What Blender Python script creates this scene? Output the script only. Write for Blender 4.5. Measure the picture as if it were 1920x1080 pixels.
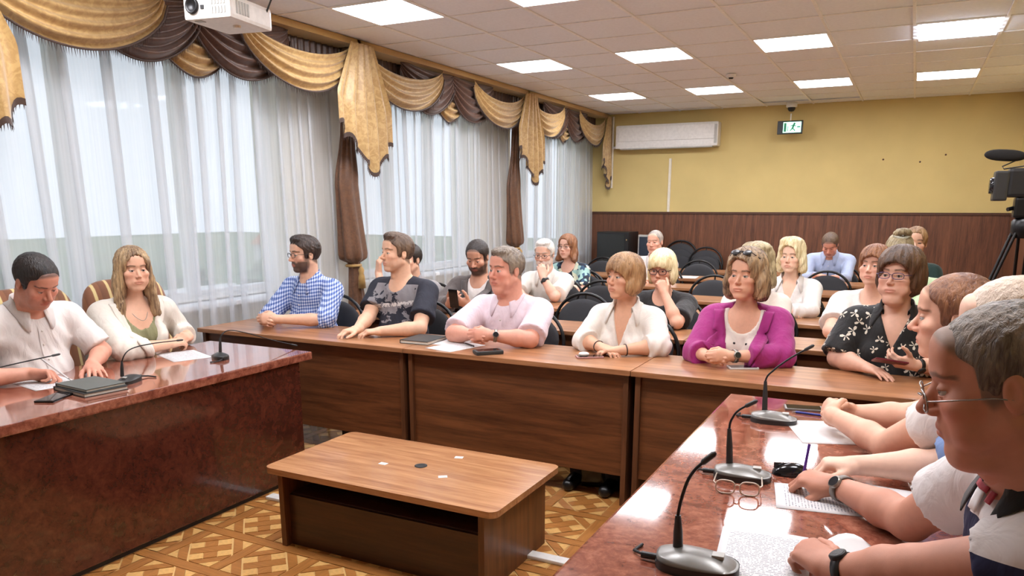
import bpy, bmesh, math, random
import numpy as np
from mathutils import Vector, Matrix
from mathutils.bvhtree import BVHTree

SC = bpy.context.scene
for o in list(bpy.data.objects):
    bpy.data.objects.remove(o)
COL = SC.collection
random.seed(7)

# ------------------------------------------------------------------ camera, world, exposure
cd = bpy.data.cameras.new('camera')
cam = bpy.data.objects.new('camera', cd)
COL.objects.link(cam)
cam.location = (0, 0, 1.57)
cam.rotation_euler = (math.pi / 2 - 0.228, 0, 0.473)
cd.sensor_width = 36
cd.lens = 36 * 1438 / 1920
cd.shift_y = 180 / 1920
cd.clip_end = 500
SC.camera = cam

W = bpy.data.worlds.new('sky')
SC.world = W
W.use_nodes = True
W.node_tree.nodes['Background'].inputs[0].default_value = (0.80, 0.89, 1.0, 1)
W.node_tree.nodes['Background'].inputs[1].default_value = 1.15
PANEL_EMIT = 25.0

SC.view_settings.view_transform = 'Standard'
SC.view_settings.look = 'None'
SC.view_settings.exposure = 0.25
SC.view_settings.gamma = 1
SC.view_settings.use_curve_mapping = False
SC.cycles.transparent_max_bounces = 24

# ------------------------------------------------------------------ helpers
def lin(c):
    return tuple(((v / 255) / 12.92 if v / 255 <= .04045 else ((v / 255 + .055) / 1.055) ** 2.4) for v in c)

MATS = {}
def newmat(name):
    m = bpy.data.materials.new(name)
    m.use_nodes = True
    MATS[name] = m
    nt = m.node_tree
    return m, nt, nt.nodes['Principled BSDF']

def N(nt, t, **kw):
    n = nt.nodes.new(t)
    for k, v in kw.items():
        setattr(n, k, v)
    return n

def noise(nt, vec, scale, detail=3, rough=.5, dist=0):
    n = N(nt, 'ShaderNodeTexNoise')
    n.inputs['Scale'].default_value = scale
    n.inputs['Detail'].default_value = detail
    n.inputs['Roughness'].default_value = rough
    n.inputs['Distortion'].default_value = dist
    nt.links.new(vec, n.inputs['Vector'])
    return n

def ramp(nt, fac, stops):
    r = N(nt, 'ShaderNodeValToRGB')
    e = r.color_ramp.elements
    while len(e) < len(stops):
        e.new(.5)
    for i, (p, c) in enumerate(stops):
        e[i].position = p
        e[i].color = (*c[:3], 1)
    nt.links.new(fac, r.inputs[0])
    return r

def coords(nt, scale=(1, 1, 1), rot=(0, 0, 0), kind='Object'):
    tc = N(nt, 'ShaderNodeTexCoord')
    mp = N(nt, 'ShaderNodeMapping')
    mp.inputs['Scale'].default_value = scale
    mp.inputs['Rotation'].default_value = rot
    nt.links.new(tc.outputs[kind], mp.inputs[0])
    return mp.outputs[0]

def bump(nt, bsdf, h, strength=.2, dist=.01):
    b = N(nt, 'ShaderNodeBump')
    b.inputs['Strength'].default_value = strength
    b.inputs['Distance'].default_value = dist
    nt.links.new(h, b.inputs['Height'])
    nt.links.new(b.outputs[0], bsdf.inputs['Normal'])

def plain(name, rgb, rough=.5, metal=0, var=.06, scale=30, bumpv=0, bscale=200, coat=0, spec=None):
    """procedural: base colour with a soft noise variation, optional fine relief"""
    if name in MATS:
        return MATS[name]
    m, nt, b = newmat(name)
    c = lin(rgb)
    v = coords(nt)
    n = noise(nt, v, scale)
    r = ramp(nt, n.outputs[0], [(.3, tuple(x * (1 - var) for x in c)), (.7, tuple(min(1, x * (1 + var)) for x in c))])
    nt.links.new(r.outputs[0], b.inputs['Base Color'])
    b.inputs['Roughness'].default_value = rough
    b.inputs['Metallic'].default_value = metal
    b.inputs['Coat Weight'].default_value = coat
    if spec is not None:
        b.inputs['Specular IOR Level'].default_value = spec
    if bumpv:
        n2 = noise(nt, v, bscale)
        bump(nt, b, n2.outputs[0], bumpv)
    return m

def wood(name, dark, light, grain='x', rough=.35, coat=.0, sc=1.0, stretch=14):
    m, nt, b = newmat(name)
    s = {'x': (1, stretch, stretch), 'y': (stretch, 1, stretch), 'z': (stretch, stretch, 1)}[grain]
    v = coords(nt, tuple(q * sc for q in s))
    n1 = noise(nt, v, 1.6, 4, .6, .8)
    n2 = noise(nt, v, 7, 5, .7, .3)
    mx = N(nt, 'ShaderNodeMath', operation='MULTIPLY_ADD')
    mx.inputs[1].default_value = .35
    nt.links.new(n2.outputs[0], mx.inputs[0])
    m2 = N(nt, 'ShaderNodeMath', operation='MULTIPLY')
    m2.inputs[1].default_value = .65
    nt.links.new(n1.outputs[0], m2.inputs[0])
    nt.links.new(m2.outputs[0], mx.inputs[2])
    d, l = lin(dark), lin(light)
    mid = tuple((a + c) / 2 for a, c in zip(d, l))
    r = ramp(nt, mx.outputs[0], [(.36, d), (.5, mid), (.64, l)])
    nt.links.new(r.outputs[0], b.inputs['Base Color'])
    b.inputs['Roughness'].default_value = rough
    b.inputs['Coat Weight'].default_value = coat
    bump(nt, b, n2.outputs[0], .04, .002)
    return m

def burl(name, dark, mid, light, rough=.1):
    m, nt, b = newmat(name)
    v = coords(nt)
    n1 = noise(nt, v, 9, 6, .65, 1.5)
    n2 = noise(nt, v, 38, 5, .7, .6)
    mx = N(nt, 'ShaderNodeMath', operation='MULTIPLY_ADD')
    mx.inputs[1].default_value = .45
    nt.links.new(n2.outputs[0], mx.inputs[0])
    m2 = N(nt, 'ShaderNodeMath', operation='MULTIPLY')
    m2.inputs[1].default_value = .55
    nt.links.new(n1.outputs[0], m2.inputs[0])
    nt.links.new(m2.outputs[0], mx.inputs[2])
    r = ramp(nt, mx.outputs[0], [(.35, lin(dark)), (.5, lin(mid)), (.66, lin(light))])
    nt.links.new(r.outputs[0], b.inputs['Base Color'])
    b.inputs['Roughness'].default_value = rough
    b.inputs['Coat Weight'].default_value = .6
    b.inputs['Coat Roughness'].default_value = .05
    return m

def emit(name, rgb, strength):
    m, nt, b = newmat(name)
    b.inputs['Base Color'].default_value = (*lin(rgb), 1)
    b.inputs['Emission Color'].default_value = (*lin(rgb), 1)
    b.inputs['Emission Strength'].default_value = strength
    return m

class MB:
    """collects primitives; build() links ONE mesh object"""
    def __init__(s):
        s.v, s.f, s.sm = [], [], []
    def add(s, vs, fs, smooth=False):
        o = len(s.v)
        s.v += [tuple(p) for p in vs]
        s.f += [tuple(i + o for i in f) for f in fs]
        s.sm += [smooth] * len(fs)
        return s
    def box(s, lo, hi, M=None):
        x0, y0, z0 = lo
        x1, y1, z1 = hi
        vs = [(x0, y0, z0), (x1, y0, z0), (x1, y1, z0), (x0, y1, z0), (x0, y0, z1), (x1, y0, z1), (x1, y1, z1), (x0, y1, z1)]
        if M is not None:
            vs = [M @ Vector(p) for p in vs]
        return s.add(vs, [(3, 2, 1, 0), (4, 5, 6, 7), (0, 1, 5, 4), (1, 2, 6, 5), (2, 3, 7, 6), (3, 0, 4, 7)])
    def rbox(s, lo, hi, r=.01, M=None):
        """box with all twelve edges chamfered"""
        bm = bmesh.new()
        bmesh.ops.create_cube(bm, size=1)
        for v in bm.verts:
            v.co = Vector([(lo[i] + hi[i]) / 2 + v.co[i] * (hi[i] - lo[i]) for i in range(3)])
        bmesh.ops.bevel(bm, geom=bm.edges[:], offset=r, segments=2, affect='EDGES', profile=.7)
        bm.verts.index_update()
        vs = [M @ v.co if M is not None else v.co.copy() for v in bm.verts]
        fs = [[v.index for v in f.verts] for f in bm.faces]
        bm.free()
        return s.add(vs, fs, False)
    def prism(s, poly, z0, z1, M=None):
        """vertical extrusion of a ccw outline"""
        n = len(poly)
        vs = [(x, y, z0) for x, y in poly] + [(x, y, z1) for x, y in poly]
        if M is not None:
            vs = [M @ Vector(p) for p in vs]
        return s.add(vs, [tuple(range(n))[::-1], tuple(range(n, 2 * n))] + [(i, (i + 1) % n, n + (i + 1) % n, n + i) for i in range(n)])
    def tube(s, pts, r, seg=8, cap=True):
        pts = [Vector(p) for p in pts]
        n = len(pts)
        rs = r if isinstance(r, (list, tuple)) else [r] * n
        rings = []
        up = None
        for i, p in enumerate(pts):
            t = (pts[min(i + 1, n - 1)] - pts[max(i - 1, 0)]).normalized()
            if up is None:
                up = Vector((0, 0, 1)) if abs(t.z) < .9 else Vector((1, 0, 0))
            a = t.cross(up)
            if a.length < 1e-4:
                a = t.cross(Vector((0, 1, 0)))
            a.normalize()
            b = a.cross(t).normalized()
            up = b
            rings.append([p + (a * math.cos(2 * math.pi * k / seg) + b * math.sin(2 * math.pi * k / seg)) * rs[i] for k in range(seg)])
        vs = [q for rg in rings for q in rg]
        fs = []
        for i in range(n - 1):
            for k in range(seg):
                fs.append((i * seg + k, i * seg + (k + 1) % seg, (i + 1) * seg + (k + 1) % seg, (i + 1) * seg + k))
        s.add(vs, fs, True)
        if cap:
            s.add(rings[0], [tuple(range(seg))[::-1]])
            s.add(rings[-1], [tuple(range(seg))])
        return s
    def lathe(s, prof, seg=16, M=None):
        """profile of (radius, height) turned about z"""
        vs = []
        for r, z in prof:
            for k in range(seg):
                a = 2 * math.pi * k / seg
                vs.append(Vector((r * math.cos(a), r * math.sin(a), z)))
        if M is not None:
            vs = [M @ q for q in vs]
        fs = []
        for i in range(len(prof) - 1):
            for k in range(seg):
                fs.append((i * seg + k, i * seg + (k + 1) % seg, (i + 1) * seg + (k + 1) % seg, (i + 1) * seg + k))
        s.add(vs, fs, True)
        n = len(prof)
        s.add(vs[:seg], [tuple(range(seg))[::-1]])
        s.add(vs[(n - 1) * seg:], [tuple(range(seg))])
        return s
    def grid(s, fn, nu, nv, smooth=True):
        vs = [fn(i / nu, j / nv) for j in range(nv + 1) for i in range(nu + 1)]
        fs = [(j * (nu + 1) + i, j * (nu + 1) + i + 1, (j + 1) * (nu + 1) + i + 1, (j + 1) * (nu + 1) + i) for j in range(nv) for i in range(nu)]
        return s.add(vs, fs, smooth)
    def mesh(s, name):
        me = bpy.data.meshes.new(name)
        me.from_pydata(s.v, [], s.f)
        me.polygons.foreach_set('use_smooth', s.sm)
        me.update()
        return me
    def build(s, name, mat, parent=None, loc=None):
        return link(name, s.mesh(name), mat, parent, loc)

def link(name, me, mat, parent=None, loc=None):
    o = bpy.data.objects.new(name, me)
    COL.objects.link(o)
    if me is not None and mat is not None and len(me.materials) == 0:
        me.materials.append(MATS[mat] if isinstance(mat, str) else mat)
    if parent is not None:
        o.parent = parent
    if loc is not None:
        o.location = loc
    return o

def tag(o, label, cat, group=None):
    o['label'] = label
    o['category'] = cat
    if group:
        o['group'] = group
    return o

def struct(o):
    o['kind'] = 'structure'
    return o

def thing(name, label, cat, loc=(0, 0, 0), rz=0, group=None):
    o = bpy.data.objects.new(name, None)
    COL.objects.link(o)
    o.location = loc
    o.rotation_euler = (0, 0, rz)
    o.empty_display_size = .1
    return tag(o, label, cat, group)

def copy_tree(o, parent=None):
    c = o.copy()
    COL.objects.link(c)
    c.parent = parent
    for ch in list(o.children):
        copy_tree(ch, c)
    return c

def box1(name, lo, hi, mat, parent=None, r=0):
    m = MB()
    m.rbox(lo, hi, r) if r else m.box(lo, hi)
    return m.build(name, mat, parent)

def Rz(a):
    return Matrix.Rotation(a, 4, 'Z')

def T(x, y, z):
    return Matrix.Translation((x, y, z))

def ellipsoid_mesh(mb, c, r, M=None, nu=20, nv=10, p=1.0):
    def fn(u, v_):
        a, b2 = 2 * math.pi * u, math.pi * (v_ - .5)
        q = Vector((c[0] + r[0] * math.cos(b2) ** p * math.cos(a) if math.cos(b2) > 0 else c[0], c[1] + r[1] * max(0, math.cos(b2)) ** p * math.sin(a), c[2] + r[2] * math.sin(b2)))
        return M @ q if M is not None else q
    mb.grid(fn, nu, nv)
    return mb
# ------------------------------------------------------------------ materials of the setting
plain('yellow_paint', (206, 184, 122), .8, var=.05, scale=2.2, bumpv=.08, bscale=160)
plain('cream_paint', (226, 218, 200), .8)
plain('ceiling_tile', (236, 240, 248), .9, var=.03, scale=40, bumpv=.15, bscale=300)
plain('grid_metal', (240, 240, 240), .5)
plain('dark_void', (40, 36, 33), .9)
plain('white_plastic', (226, 224, 220), .4)
plain('window_white', (228, 230, 232), .35)
plain('black_plastic', (24, 24, 26), .4)
plain('black_metal', (20, 20, 21), .35, metal=.3)
plain('dark_rubber', (32, 31, 31), .7)
wood('wainscot_wood', (74, 42, 27), (124, 78, 52), 'z', .42)
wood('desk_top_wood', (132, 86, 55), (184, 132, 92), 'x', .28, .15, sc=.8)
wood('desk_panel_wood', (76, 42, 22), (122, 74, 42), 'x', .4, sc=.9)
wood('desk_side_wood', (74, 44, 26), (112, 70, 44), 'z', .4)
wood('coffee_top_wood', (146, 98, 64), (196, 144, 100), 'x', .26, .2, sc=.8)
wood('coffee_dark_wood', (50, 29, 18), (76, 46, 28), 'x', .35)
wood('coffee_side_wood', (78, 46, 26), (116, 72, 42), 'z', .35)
burl('burl_top', (92, 46, 35), (138, 80, 62), (172, 114, 92), .08)
burl('burl_panel', (46, 20, 14), (74, 34, 24), (96, 48, 34), .25)
wood('oak_mid', (150, 96, 46), (186, 126, 66), 'x', .3, sc=3)
wood('oak_mid_y', (150, 96, 46), (186, 126, 66), 'y', .3, sc=3)
plain('maple_light', (220, 172, 104), .3, var=.12, scale=60)
plain('grout_light', (222, 182, 118), .4)

# ------------------------------------------------------------------ room shell
XL, XR, YB, YF, ZC = -4.62, 1.08, 11.45, -1.9, 2.9
fl = struct(box1('floor', (XL - .2, YF, -.1), (XR + .1, YB + .1, -.004), 'grout_light'))

# parquet: lattice of strips around squares with a diamond and a cross inside
PX, PY, PT, SW = -2.947, 2.157, .337, .062
def tri(a, b, c):
    return [a, b, c]
def tile_pieces():
    h = (PT - SW) / 2          # half of the inner square
    g = .003
    out = []                   # (name, material, polygon relative to the tile centre)
    out.append(('parquet_strip', 'oak_mid_y', [(-PT / 2 - SW / 2 + g, -PT / 2 + SW / 2), (-PT / 2 + SW / 2 - g, -PT / 2 + SW / 2), (-PT / 2 + SW / 2 - g, PT / 2 - SW / 2), (-PT / 2 - SW / 2 + g, PT / 2 - SW / 2)]))
    out.append(('parquet_strip', 'oak_mid', [(-PT / 2 - SW / 2, -PT / 2 - SW / 2 + g), (PT / 2 - SW / 2, -PT / 2 - SW / 2 + g), (PT / 2 - SW / 2, -PT / 2 + SW / 2 - g), (-PT / 2 - SW / 2, -PT / 2 + SW / 2 - g)]))
    for sx, sy in ((1, 1), (-1, 1), (-1, -1), (1, -1)):
        q = h * .50            # corner triangle size
        t = [(sx * (h - g), sy * (h - g)), (sx * (h - q), sy * (h - g)), (sx * (h - g), sy * (h - q))]
        b = [(sx * (h - q - g), sy * (h - g)), (sx * 2.2 * g, sy * (h - g)), (sx * (h - g), sy * 2.2 * g), (sx * (h - g), sy * (h - q - g))]
        if sx * sy < 0:
            t, b = t, b[::-1]
        else:
            t = t
        def ccw(p):
            a = sum(p[i][0] * p[(i + 1) % len(p)][1] - p[(i + 1) % len(p)][0] * p[i][1] for i in range(len(p)))
            return p if a > 0 else p[::-1]
        out.append(('corner_triangle', 'maple_light', ccw(t)))
        out.append(('parquet_band', 'oak_mid', ccw(b)))
    s = (h - .006) / math.sqrt(2)   # half side of the diamond
    u = s / 3
    def rot(p):
        c = math.sqrt(.5)
        return [(c * (x - y), c * (x + y)) for x, y in p]
    def rect(x0, y0, x1, y1):
        return rot([(x0 + g / 2, y0 + g / 2), (x1 - g / 2, y0 + g / 2), (x1 - g / 2, y1 - g / 2), (x0 + g / 2, y1 - g / 2)])
    out.append(('cross_bar', 'oak_mid', rect(-s, -u, s, u)))
    out.append(('cross_arm', 'oak_mid_y', rect(-u, u, u, s)))
    out.append(('cross_arm', 'oak_mid_y', rect(-u, -s, u, -u)))
    for a in (-1, 1):
        for b in (-1, 1):
            x0, x1 = sorted((a * u, a * s))
            y0, y1 = sorted((b * u, b * s))
            out.append(('parquet_square', 'maple_light', rect(x0, y0, x1, y1)))
    return out
PIECES = tile_pieces()
near_tiles = []
for i in range(-2, 6):
    for j in range(-3, 5):
        near_tiles.append((i, j))
def tile_c(i, j):
    return PX + PT * (i + .5), PY + PT * (j + .5)
# the seventeen tiles that show largest between the desks
show = [(0, 0), (1, 0), (2, 0), (0, -1), (1, -1), (2, -1), (3, -1), (0, 1), (1, 1), (3, 0), (2, -2), (4, 1), (5, 1), (5, 2), (5, 3), (4, 0), (5, 0)]
piece_mesh = []
for nm, mt, poly in PIECES:
    me = MB().prism(poly, -.003, .0).mesh(nm)
    me.materials.append(MATS[mt])
    piece_mesh.append((nm, me))
for i, j in show:
    cx, cy = tile_c(i, j)
    for nm, me in piece_mesh:
        o = link(nm, me, None, fl)
        o.location = (cx, cy, 0)
rest = {}
for i in range(-5, 13):
    for j in range(-11, 29):
        if (i, j) in show:
            continue
        cx, cy = tile_c(i, j)
        if cx > XR + .1 or cx < XL - .1 or cy > YB or cy < YF:
            continue
        for nm, mt, poly in PIECES:
            k = {'maple_light': 'maple_light'}.get(mt, 'oak_mid')
            rest.setdefault(k, MB()).add([(cx + x, cy + y, 0) for x, y in poly], [tuple(range(len(poly)))])
for k, m in rest.items():
    o = m.build('parquet_field', k, fl)
    o['kind'] = 'stuff'

# back wall, wainscot panels
wb = struct(box1('wall_back', (XL - .2, YB, 0), (XR + .2, YB + .15, 3.0), 'yellow_paint'))
x = XL
k = 0
while x < XR:
    x1 = min(x + .47, XR)
    box1('wainscot_panel', (x + .0007, YB - .022, .0), (x1 - .0007, YB, 1.455), 'wainscot_wood', wb)
    x = x1
plain('wainscot_cap_wood', (78, 46, 30), .4, var=.15)
box1('wainscot_cap', (XL, YB - .035, 1.455), (XR, YB, 1.487), 'wainscot_cap_wood', wb)
for (sx, sz) in ((-.43, 2.16), (.0, 2.12), (.28, 2.2)):
    MB().lathe([(.012, 0), (.01, .004), (.003, .006)], 8, T(sx, YB, sz) @ Matrix.Rotation(math.pi / 2, 4, 'X')).build('wall_plug', 'wainscot_cap_wood', wb)

wr = struct(box1('wall_right', (XR, YF, 0), (XR + .15, YB + .15, 3.0), 'yellow_paint'))
y = YF
while y < YB - .03:
    y1 = min(y + .6, YB - .03)
    box1('wainscot_panel', (XR - .022, y + .0007, 0), (XR, y1 - .0007, 1.455), 'wainscot_wood', wr)
    y = y1
box1('wainscot_cap', (XR - .035, YF, 1.455), (XR, YB - .036, 1.487), 'wainscot_cap_wood', wr)
wf = struct(box1('wall_front', (XL - .2, YF - .15, 0), (XR + .2, YF, 3.0), 'cream_paint'))

# window wall with four openings; the first is out of view, added for its light
WIN = [(-1.1, 1.55), (2.3, 4.92), (5.86, 8.02), (8.98, 11.1)]
m = MB()
z0, z1 = .88, 2.72
m.box((XL - .3, YF, 0), (XL, YB, z0))
m.box((XL - .3, YF, z1), (XL, YB, 3.0))
ys = [YF] + [q for w in WIN for q in w] + [YB]
for a in range(0, len(ys), 2):
    m.box((XL - .3, ys[a], z0), (XL, ys[a + 1], z1))
wl = struct(m.build('wall_left', 'cream_paint'))
mg, nt, b = newmat('window_glass')
tr = N(nt, 'ShaderNodeBsdfTransparent')
gl = N(nt, 'ShaderNodeBsdfGlossy')
gl.inputs['Roughness'].default_value = .02
mx = N(nt, 'ShaderNodeMixShader')
mx.inputs[0].default_value = .03
nt.links.new(tr.outputs[0], mx.inputs[1])
nt.links.new(gl.outputs[0], mx.inputs[2])
nt.links.new(mx.outputs[0], nt.nodes['Material Output'].inputs[0])
for wi, (ya, yb) in enumerate(WIN):
    w = bpy.data.objects.new('window_%d' % (wi + 1), None)
    COL.objects.link(w)
    w.location = (XL - .15, ya, z0)
    struct(w)
    m = MB()
    L = yb - ya
    h = z1 - z0
    m.box((-.04, 0, 0), (.04, L, .07)).box((-.04, 0, h - .07), (.04, L, h)).box((-.04, 0, .07), (.04, .07, h - .07)).box((-.04, L - .07, .07), (.04, L, h - .07))
    m.build('window_frame', 'window_white', w)
    n = 3
    for q in range(1, n):
        MB().box((-.035, L * q / n - .045, .07), (.035, L * q / n + .045, h - .07)).build('mullion', 'window_white', w)
    for q in range(n):
        a0 = L * q / n + (.045 if q else .07)
        a1 = L * (q + 1) / n - (.045 if q < n - 1 else .07)
        MB().box((-.006, a0, .07), (.006, a1, h - .07)).build('pane', 'window_glass', w)
    MB().rbox((.06, -.05, -.035), (.30, L + .05, 0), .008).build('window_sill', 'window_white', w)

# ------------------------------------------------------------------ ceiling
ce = struct(box1('ceiling', (XL - .2, YF, 2.94), (XR + .1, YB, 3.05), 'dark_void'))
GX0, GY0, GT = -.742, 9.323, .6
LIGHTS = [(GX0 + GT * c, GY0 - 2.4 * r) for c in (-5, -3, -1, 1) for r in range(4)]
lightset = {(round(a, 2), round(b_, 2)) for a, b_ in LIGHTS}
gx = [GX0 + GT * i for i in range(-7, 4)]
gy = [GY0 + GT * j for j in range(-19, 5)]
tile_me = MB().box((.006, .006, .004), (GT - .006, GT - .006, .02)).mesh('ceiling_tile')
tile_me.materials.append(MATS['ceiling_tile'])
for xx in gx:
    for yy in gy:
        if (round(xx, 2), round(yy, 2)) in lightset:
            continue
        x0, x1 = max(xx, XL), min(xx + GT, XR)
        y0, y1 = max(yy, YF), min(yy + GT, YB)
        if x1 - x0 < .03 or y1 - y0 < .03:
            continue
        if x1 - x0 > .59 and y1 - y0 > .59:
            o = link('ceiling_tile', tile_me, None, ce)
            o.location = (xx, yy, ZC)
            if (round(xx, 2), round(yy, 2)) in ((-1.94, 10.52), (-1.34, 10.52)):
                o.rotation_euler = (.02, 0, 0)
        else:
            box1('ceiling_tile', (x0 + .005, y0 + .005, ZC + .004), (x1 - .005, y1 - .005, ZC + .02), 'ceiling_tile', ce)
for xx in gx[1:] + [GX0 + GT * 4]:
    if XL < xx < XR:
        box1('grid_runner', (xx - .011, YF, ZC - .004), (xx + .011, YB, ZC + .003), 'grid_metal', ce)
for yy in gy:
    if YF < yy < YB:
        box1('grid_cross_bar', (XL, yy - .009, ZC - .002), (XR, yy + .009, ZC + .003), 'grid_metal', ce)
emit('light_diffuser', (246, 246, 252), PANEL_EMIT)
emit('light_tube', (226, 236, 255), PANEL_EMIT * .9)
colname = {-5: 'nearest the windows', -3: 'second from the windows', -1: 'third from the windows', 1: 'furthest from the windows'}
rowname = {0: 'row nearest the yellow wall', 1: 'second row from the yellow wall', 2: 'third row from the yellow wall', 3: 'fourth row from the yellow wall', 4: 'row behind the camera'}
for c in (-5, -3, -1, 1):
    for r in range(4):
        lx, ly = GX0 + GT * c, GY0 - 2.4 * r
        lamp = thing('ceiling_light', 'white ceiling light panel, %s, %s' % (rowname[r], colname[c]), 'ceiling light', (lx, ly, ZC), 0, 'ceiling light panels')
        m = MB()
        g = .022
        for lo, hi in (((.004, .004, -.004), (GT - .004, g, .03)), ((.004, GT - g, -.004), (GT - .004, GT - .004, .03)), ((.004, g, -.004), (g, GT - g, .03)), ((GT - g, g, -.004), (GT - .004, GT - g, .03))):
            m.box(lo, hi)
        m.build('frame', 'grid_metal', lamp)
        if (c, r) == (1, 1):
            lamp['label'] = 'bluish ceiling light with visible tubes, %s' % 'furthest from the windows'
            MB().box((g, g, .022), (GT - g, GT - g, .028)).build('reflector', 'light_diffuser' if False else 'white_plastic', lamp)
            for q in range(4):
                yq = .09 + q * .14
                MB().tube([(g + .01, yq, .004), (GT - g - .01, yq, .004)], .035, 8).build('tube', 'light_tube', lamp)
        else:
            MB().box((g, g, .002), (GT - g, GT - g, .01)).build('diffuser', 'light_diffuser', lamp)
sd = thing('smoke_detector', 'small round white smoke detector on the ceiling', 'smoke detector', (-1.83, 8.55, ZC - .004))
MB().lathe([(.05, 0), (.05, -.015), (.042, -.03), (.0, -.032)][::-1], 16).build('housing', 'white_plastic', sd)
MB().lathe([(.02, -.044), (.026, -.032)], 12).build('sensor', 'dark_rubber', sd)

# ------------------------------------------------------------------ world outside the windows
plain('grass_far', (118, 134, 104), 1, var=.2, scale=.05)
struct(box1('ground_outside', (-260, -160, -9.2), (-5.2, 240, -9), 'grass_far'))
plain('tree_green', (96, 118, 92), 1, var=.3, scale=.6)
plain('trunk_brown', (90, 74, 62), 1)
plain('building_pale', (214, 214, 210), .9)
plain('roof_orange', (206, 128, 84), .8)
rt = random.Random(3)
for k in range(8):
    ang = math.radians(104 + k * 9.5)
    d = rt.uniform(76, 90)
    tx, ty = d * math.cos(ang), d * math.sin(ang)
    hgt = rt.uniform(4.5, 6.0)
    t = thing('distant_tree', 'tree', 'tree', (tx, ty, -9), 0, 'trees outside')
    t['label'] = 'hazy distant green tree seen through the sheer curtains'
    MB().tube([(0, 0, 0), (0, 0, hgt * .5)], .35, 6).build('trunk', 'trunk_brown', t)
    bm = bmesh.new()
    bmesh.ops.create_icosphere(bm, subdivisions=3, radius=1)
    for v in bm.verts:
        q = 1 + .18 * math.sin(v.co.x * 7 + k) * math.sin(v.co.y * 6) + .12 * math.sin(v.co.z * 9 + k * 2)
        v.co = Vector((v.co.x * 5.4 * q, v.co.y * 5.4 * q, v.co.z * hgt * .42 * q + hgt * .62))
    me = bpy.data.meshes.new('crown')
    bm.to_mesh(me)
    bm.free()
    link('crown', me, 'tree_green', t)
def house(name, label, loc, sx, sy, h, roofmat):
    t = thing(name, label, 'building', loc)
    MB().box((-sx / 2, -sy / 2, 0), (sx / 2, sy / 2, h)).build('wall', 'building_pale', t)
    MB().add([(-sx / 2 - .3, -sy / 2 - .3, h), (sx / 2 + .3, -sy / 2 - .3, h), (sx / 2 + .3, sy / 2 + .3, h), (-sx / 2 - .3, sy / 2 + .3, h), (0, -sy / 2 - .3, h + 2), (0, sy / 2 + .3, h + 2)],
             [(0, 1, 4), (2, 3, 5), (1, 2, 5, 4), (3, 0, 4, 5), (3, 2, 1, 0)]).build('roof', roofmat, t)
house('distant_house', 'small orange roofed house outside the nearest window', (-62, 66, -9), 5, 5, 6.5, 'roof_orange')
house('distant_house', 'long pale flat building outside the windows', (-40, 30, -9), 8, 14, 3.6, 'building_pale')
# ------------------------------------------------------------------ curtains
def fabric(name, rgb, sheen=.3, damask=None, rough=.6):
    m, nt, b = newmat(name)
    c = lin(rgb)
    v = coords(nt)
    n = noise(nt, v, 22 if damask else 120, 4, .6, 1.2)
    c2 = lin(damask) if damask else tuple(x * 1.12 for x in c)
    r = ramp(nt, n.outputs[0], [(.42, c), (.58, c2)])
    nt.links.new(r.outputs[0], b.inputs['Base Color'])
    b.inputs['Roughness'].default_value = rough
    b.inputs['Sheen Weight'].default_value = sheen
    n2 = noise(nt, v, 500, 2)
    bump(nt, b, n2.outputs[0], .1, .002)
    return m
fabric('gold_satin', (170, 136, 84), .3, (190, 158, 104), .42)
fabric('brown_satin', (70, 42, 28), .3, (88, 56, 38), .42)
fabric('drape_brown', (88, 56, 34), .2, (104, 68, 42), .5)
fabric('fringe_brown', (66, 48, 40), .2)
fabric('tassel_gold', (170, 134, 74), .3)

m, nt, b = newmat('sheer_voile')
v = coords(nt, (1, 1, .02))
n = noise(nt, v, 60, 3)
tr = N(nt, 'ShaderNodeBsdfTransparent')
tr.inputs[0].default_value = (.97, .98, 1, 1)
tl = N(nt, 'ShaderNodeBsdfTranslucent')
tl.inputs[0].default_value = (.86, .88, .90, 1)
df = N(nt, 'ShaderNodeBsdfDiffuse')
df.inputs[0].default_value = (.84, .85, .86, 1)
m1 = N(nt, 'ShaderNodeMixShader')
m1.inputs[0].default_value = .5
nt.links.new(tl.outputs[0], m1.inputs[1])
nt.links.new(df.outputs[0], m1.inputs[2])
m2 = N(nt, 'ShaderNodeMixShader')
mr = N(nt, 'ShaderNodeMapRange')
mr.inputs['To Min'].default_value = .46
mr.inputs['To Max'].default_value = .64
nt.links.new(n.outputs[0], mr.inputs[0])
nt.links.new(mr.outputs[0], m2.inputs[0])
nt.links.new(tr.outputs[0], m2.inputs[1])
nt.links.new(m1.outputs[0], m2.inputs[2])
nt.links.new(m2.outputs[0], nt.nodes['Material Output'].inputs[0])

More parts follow.
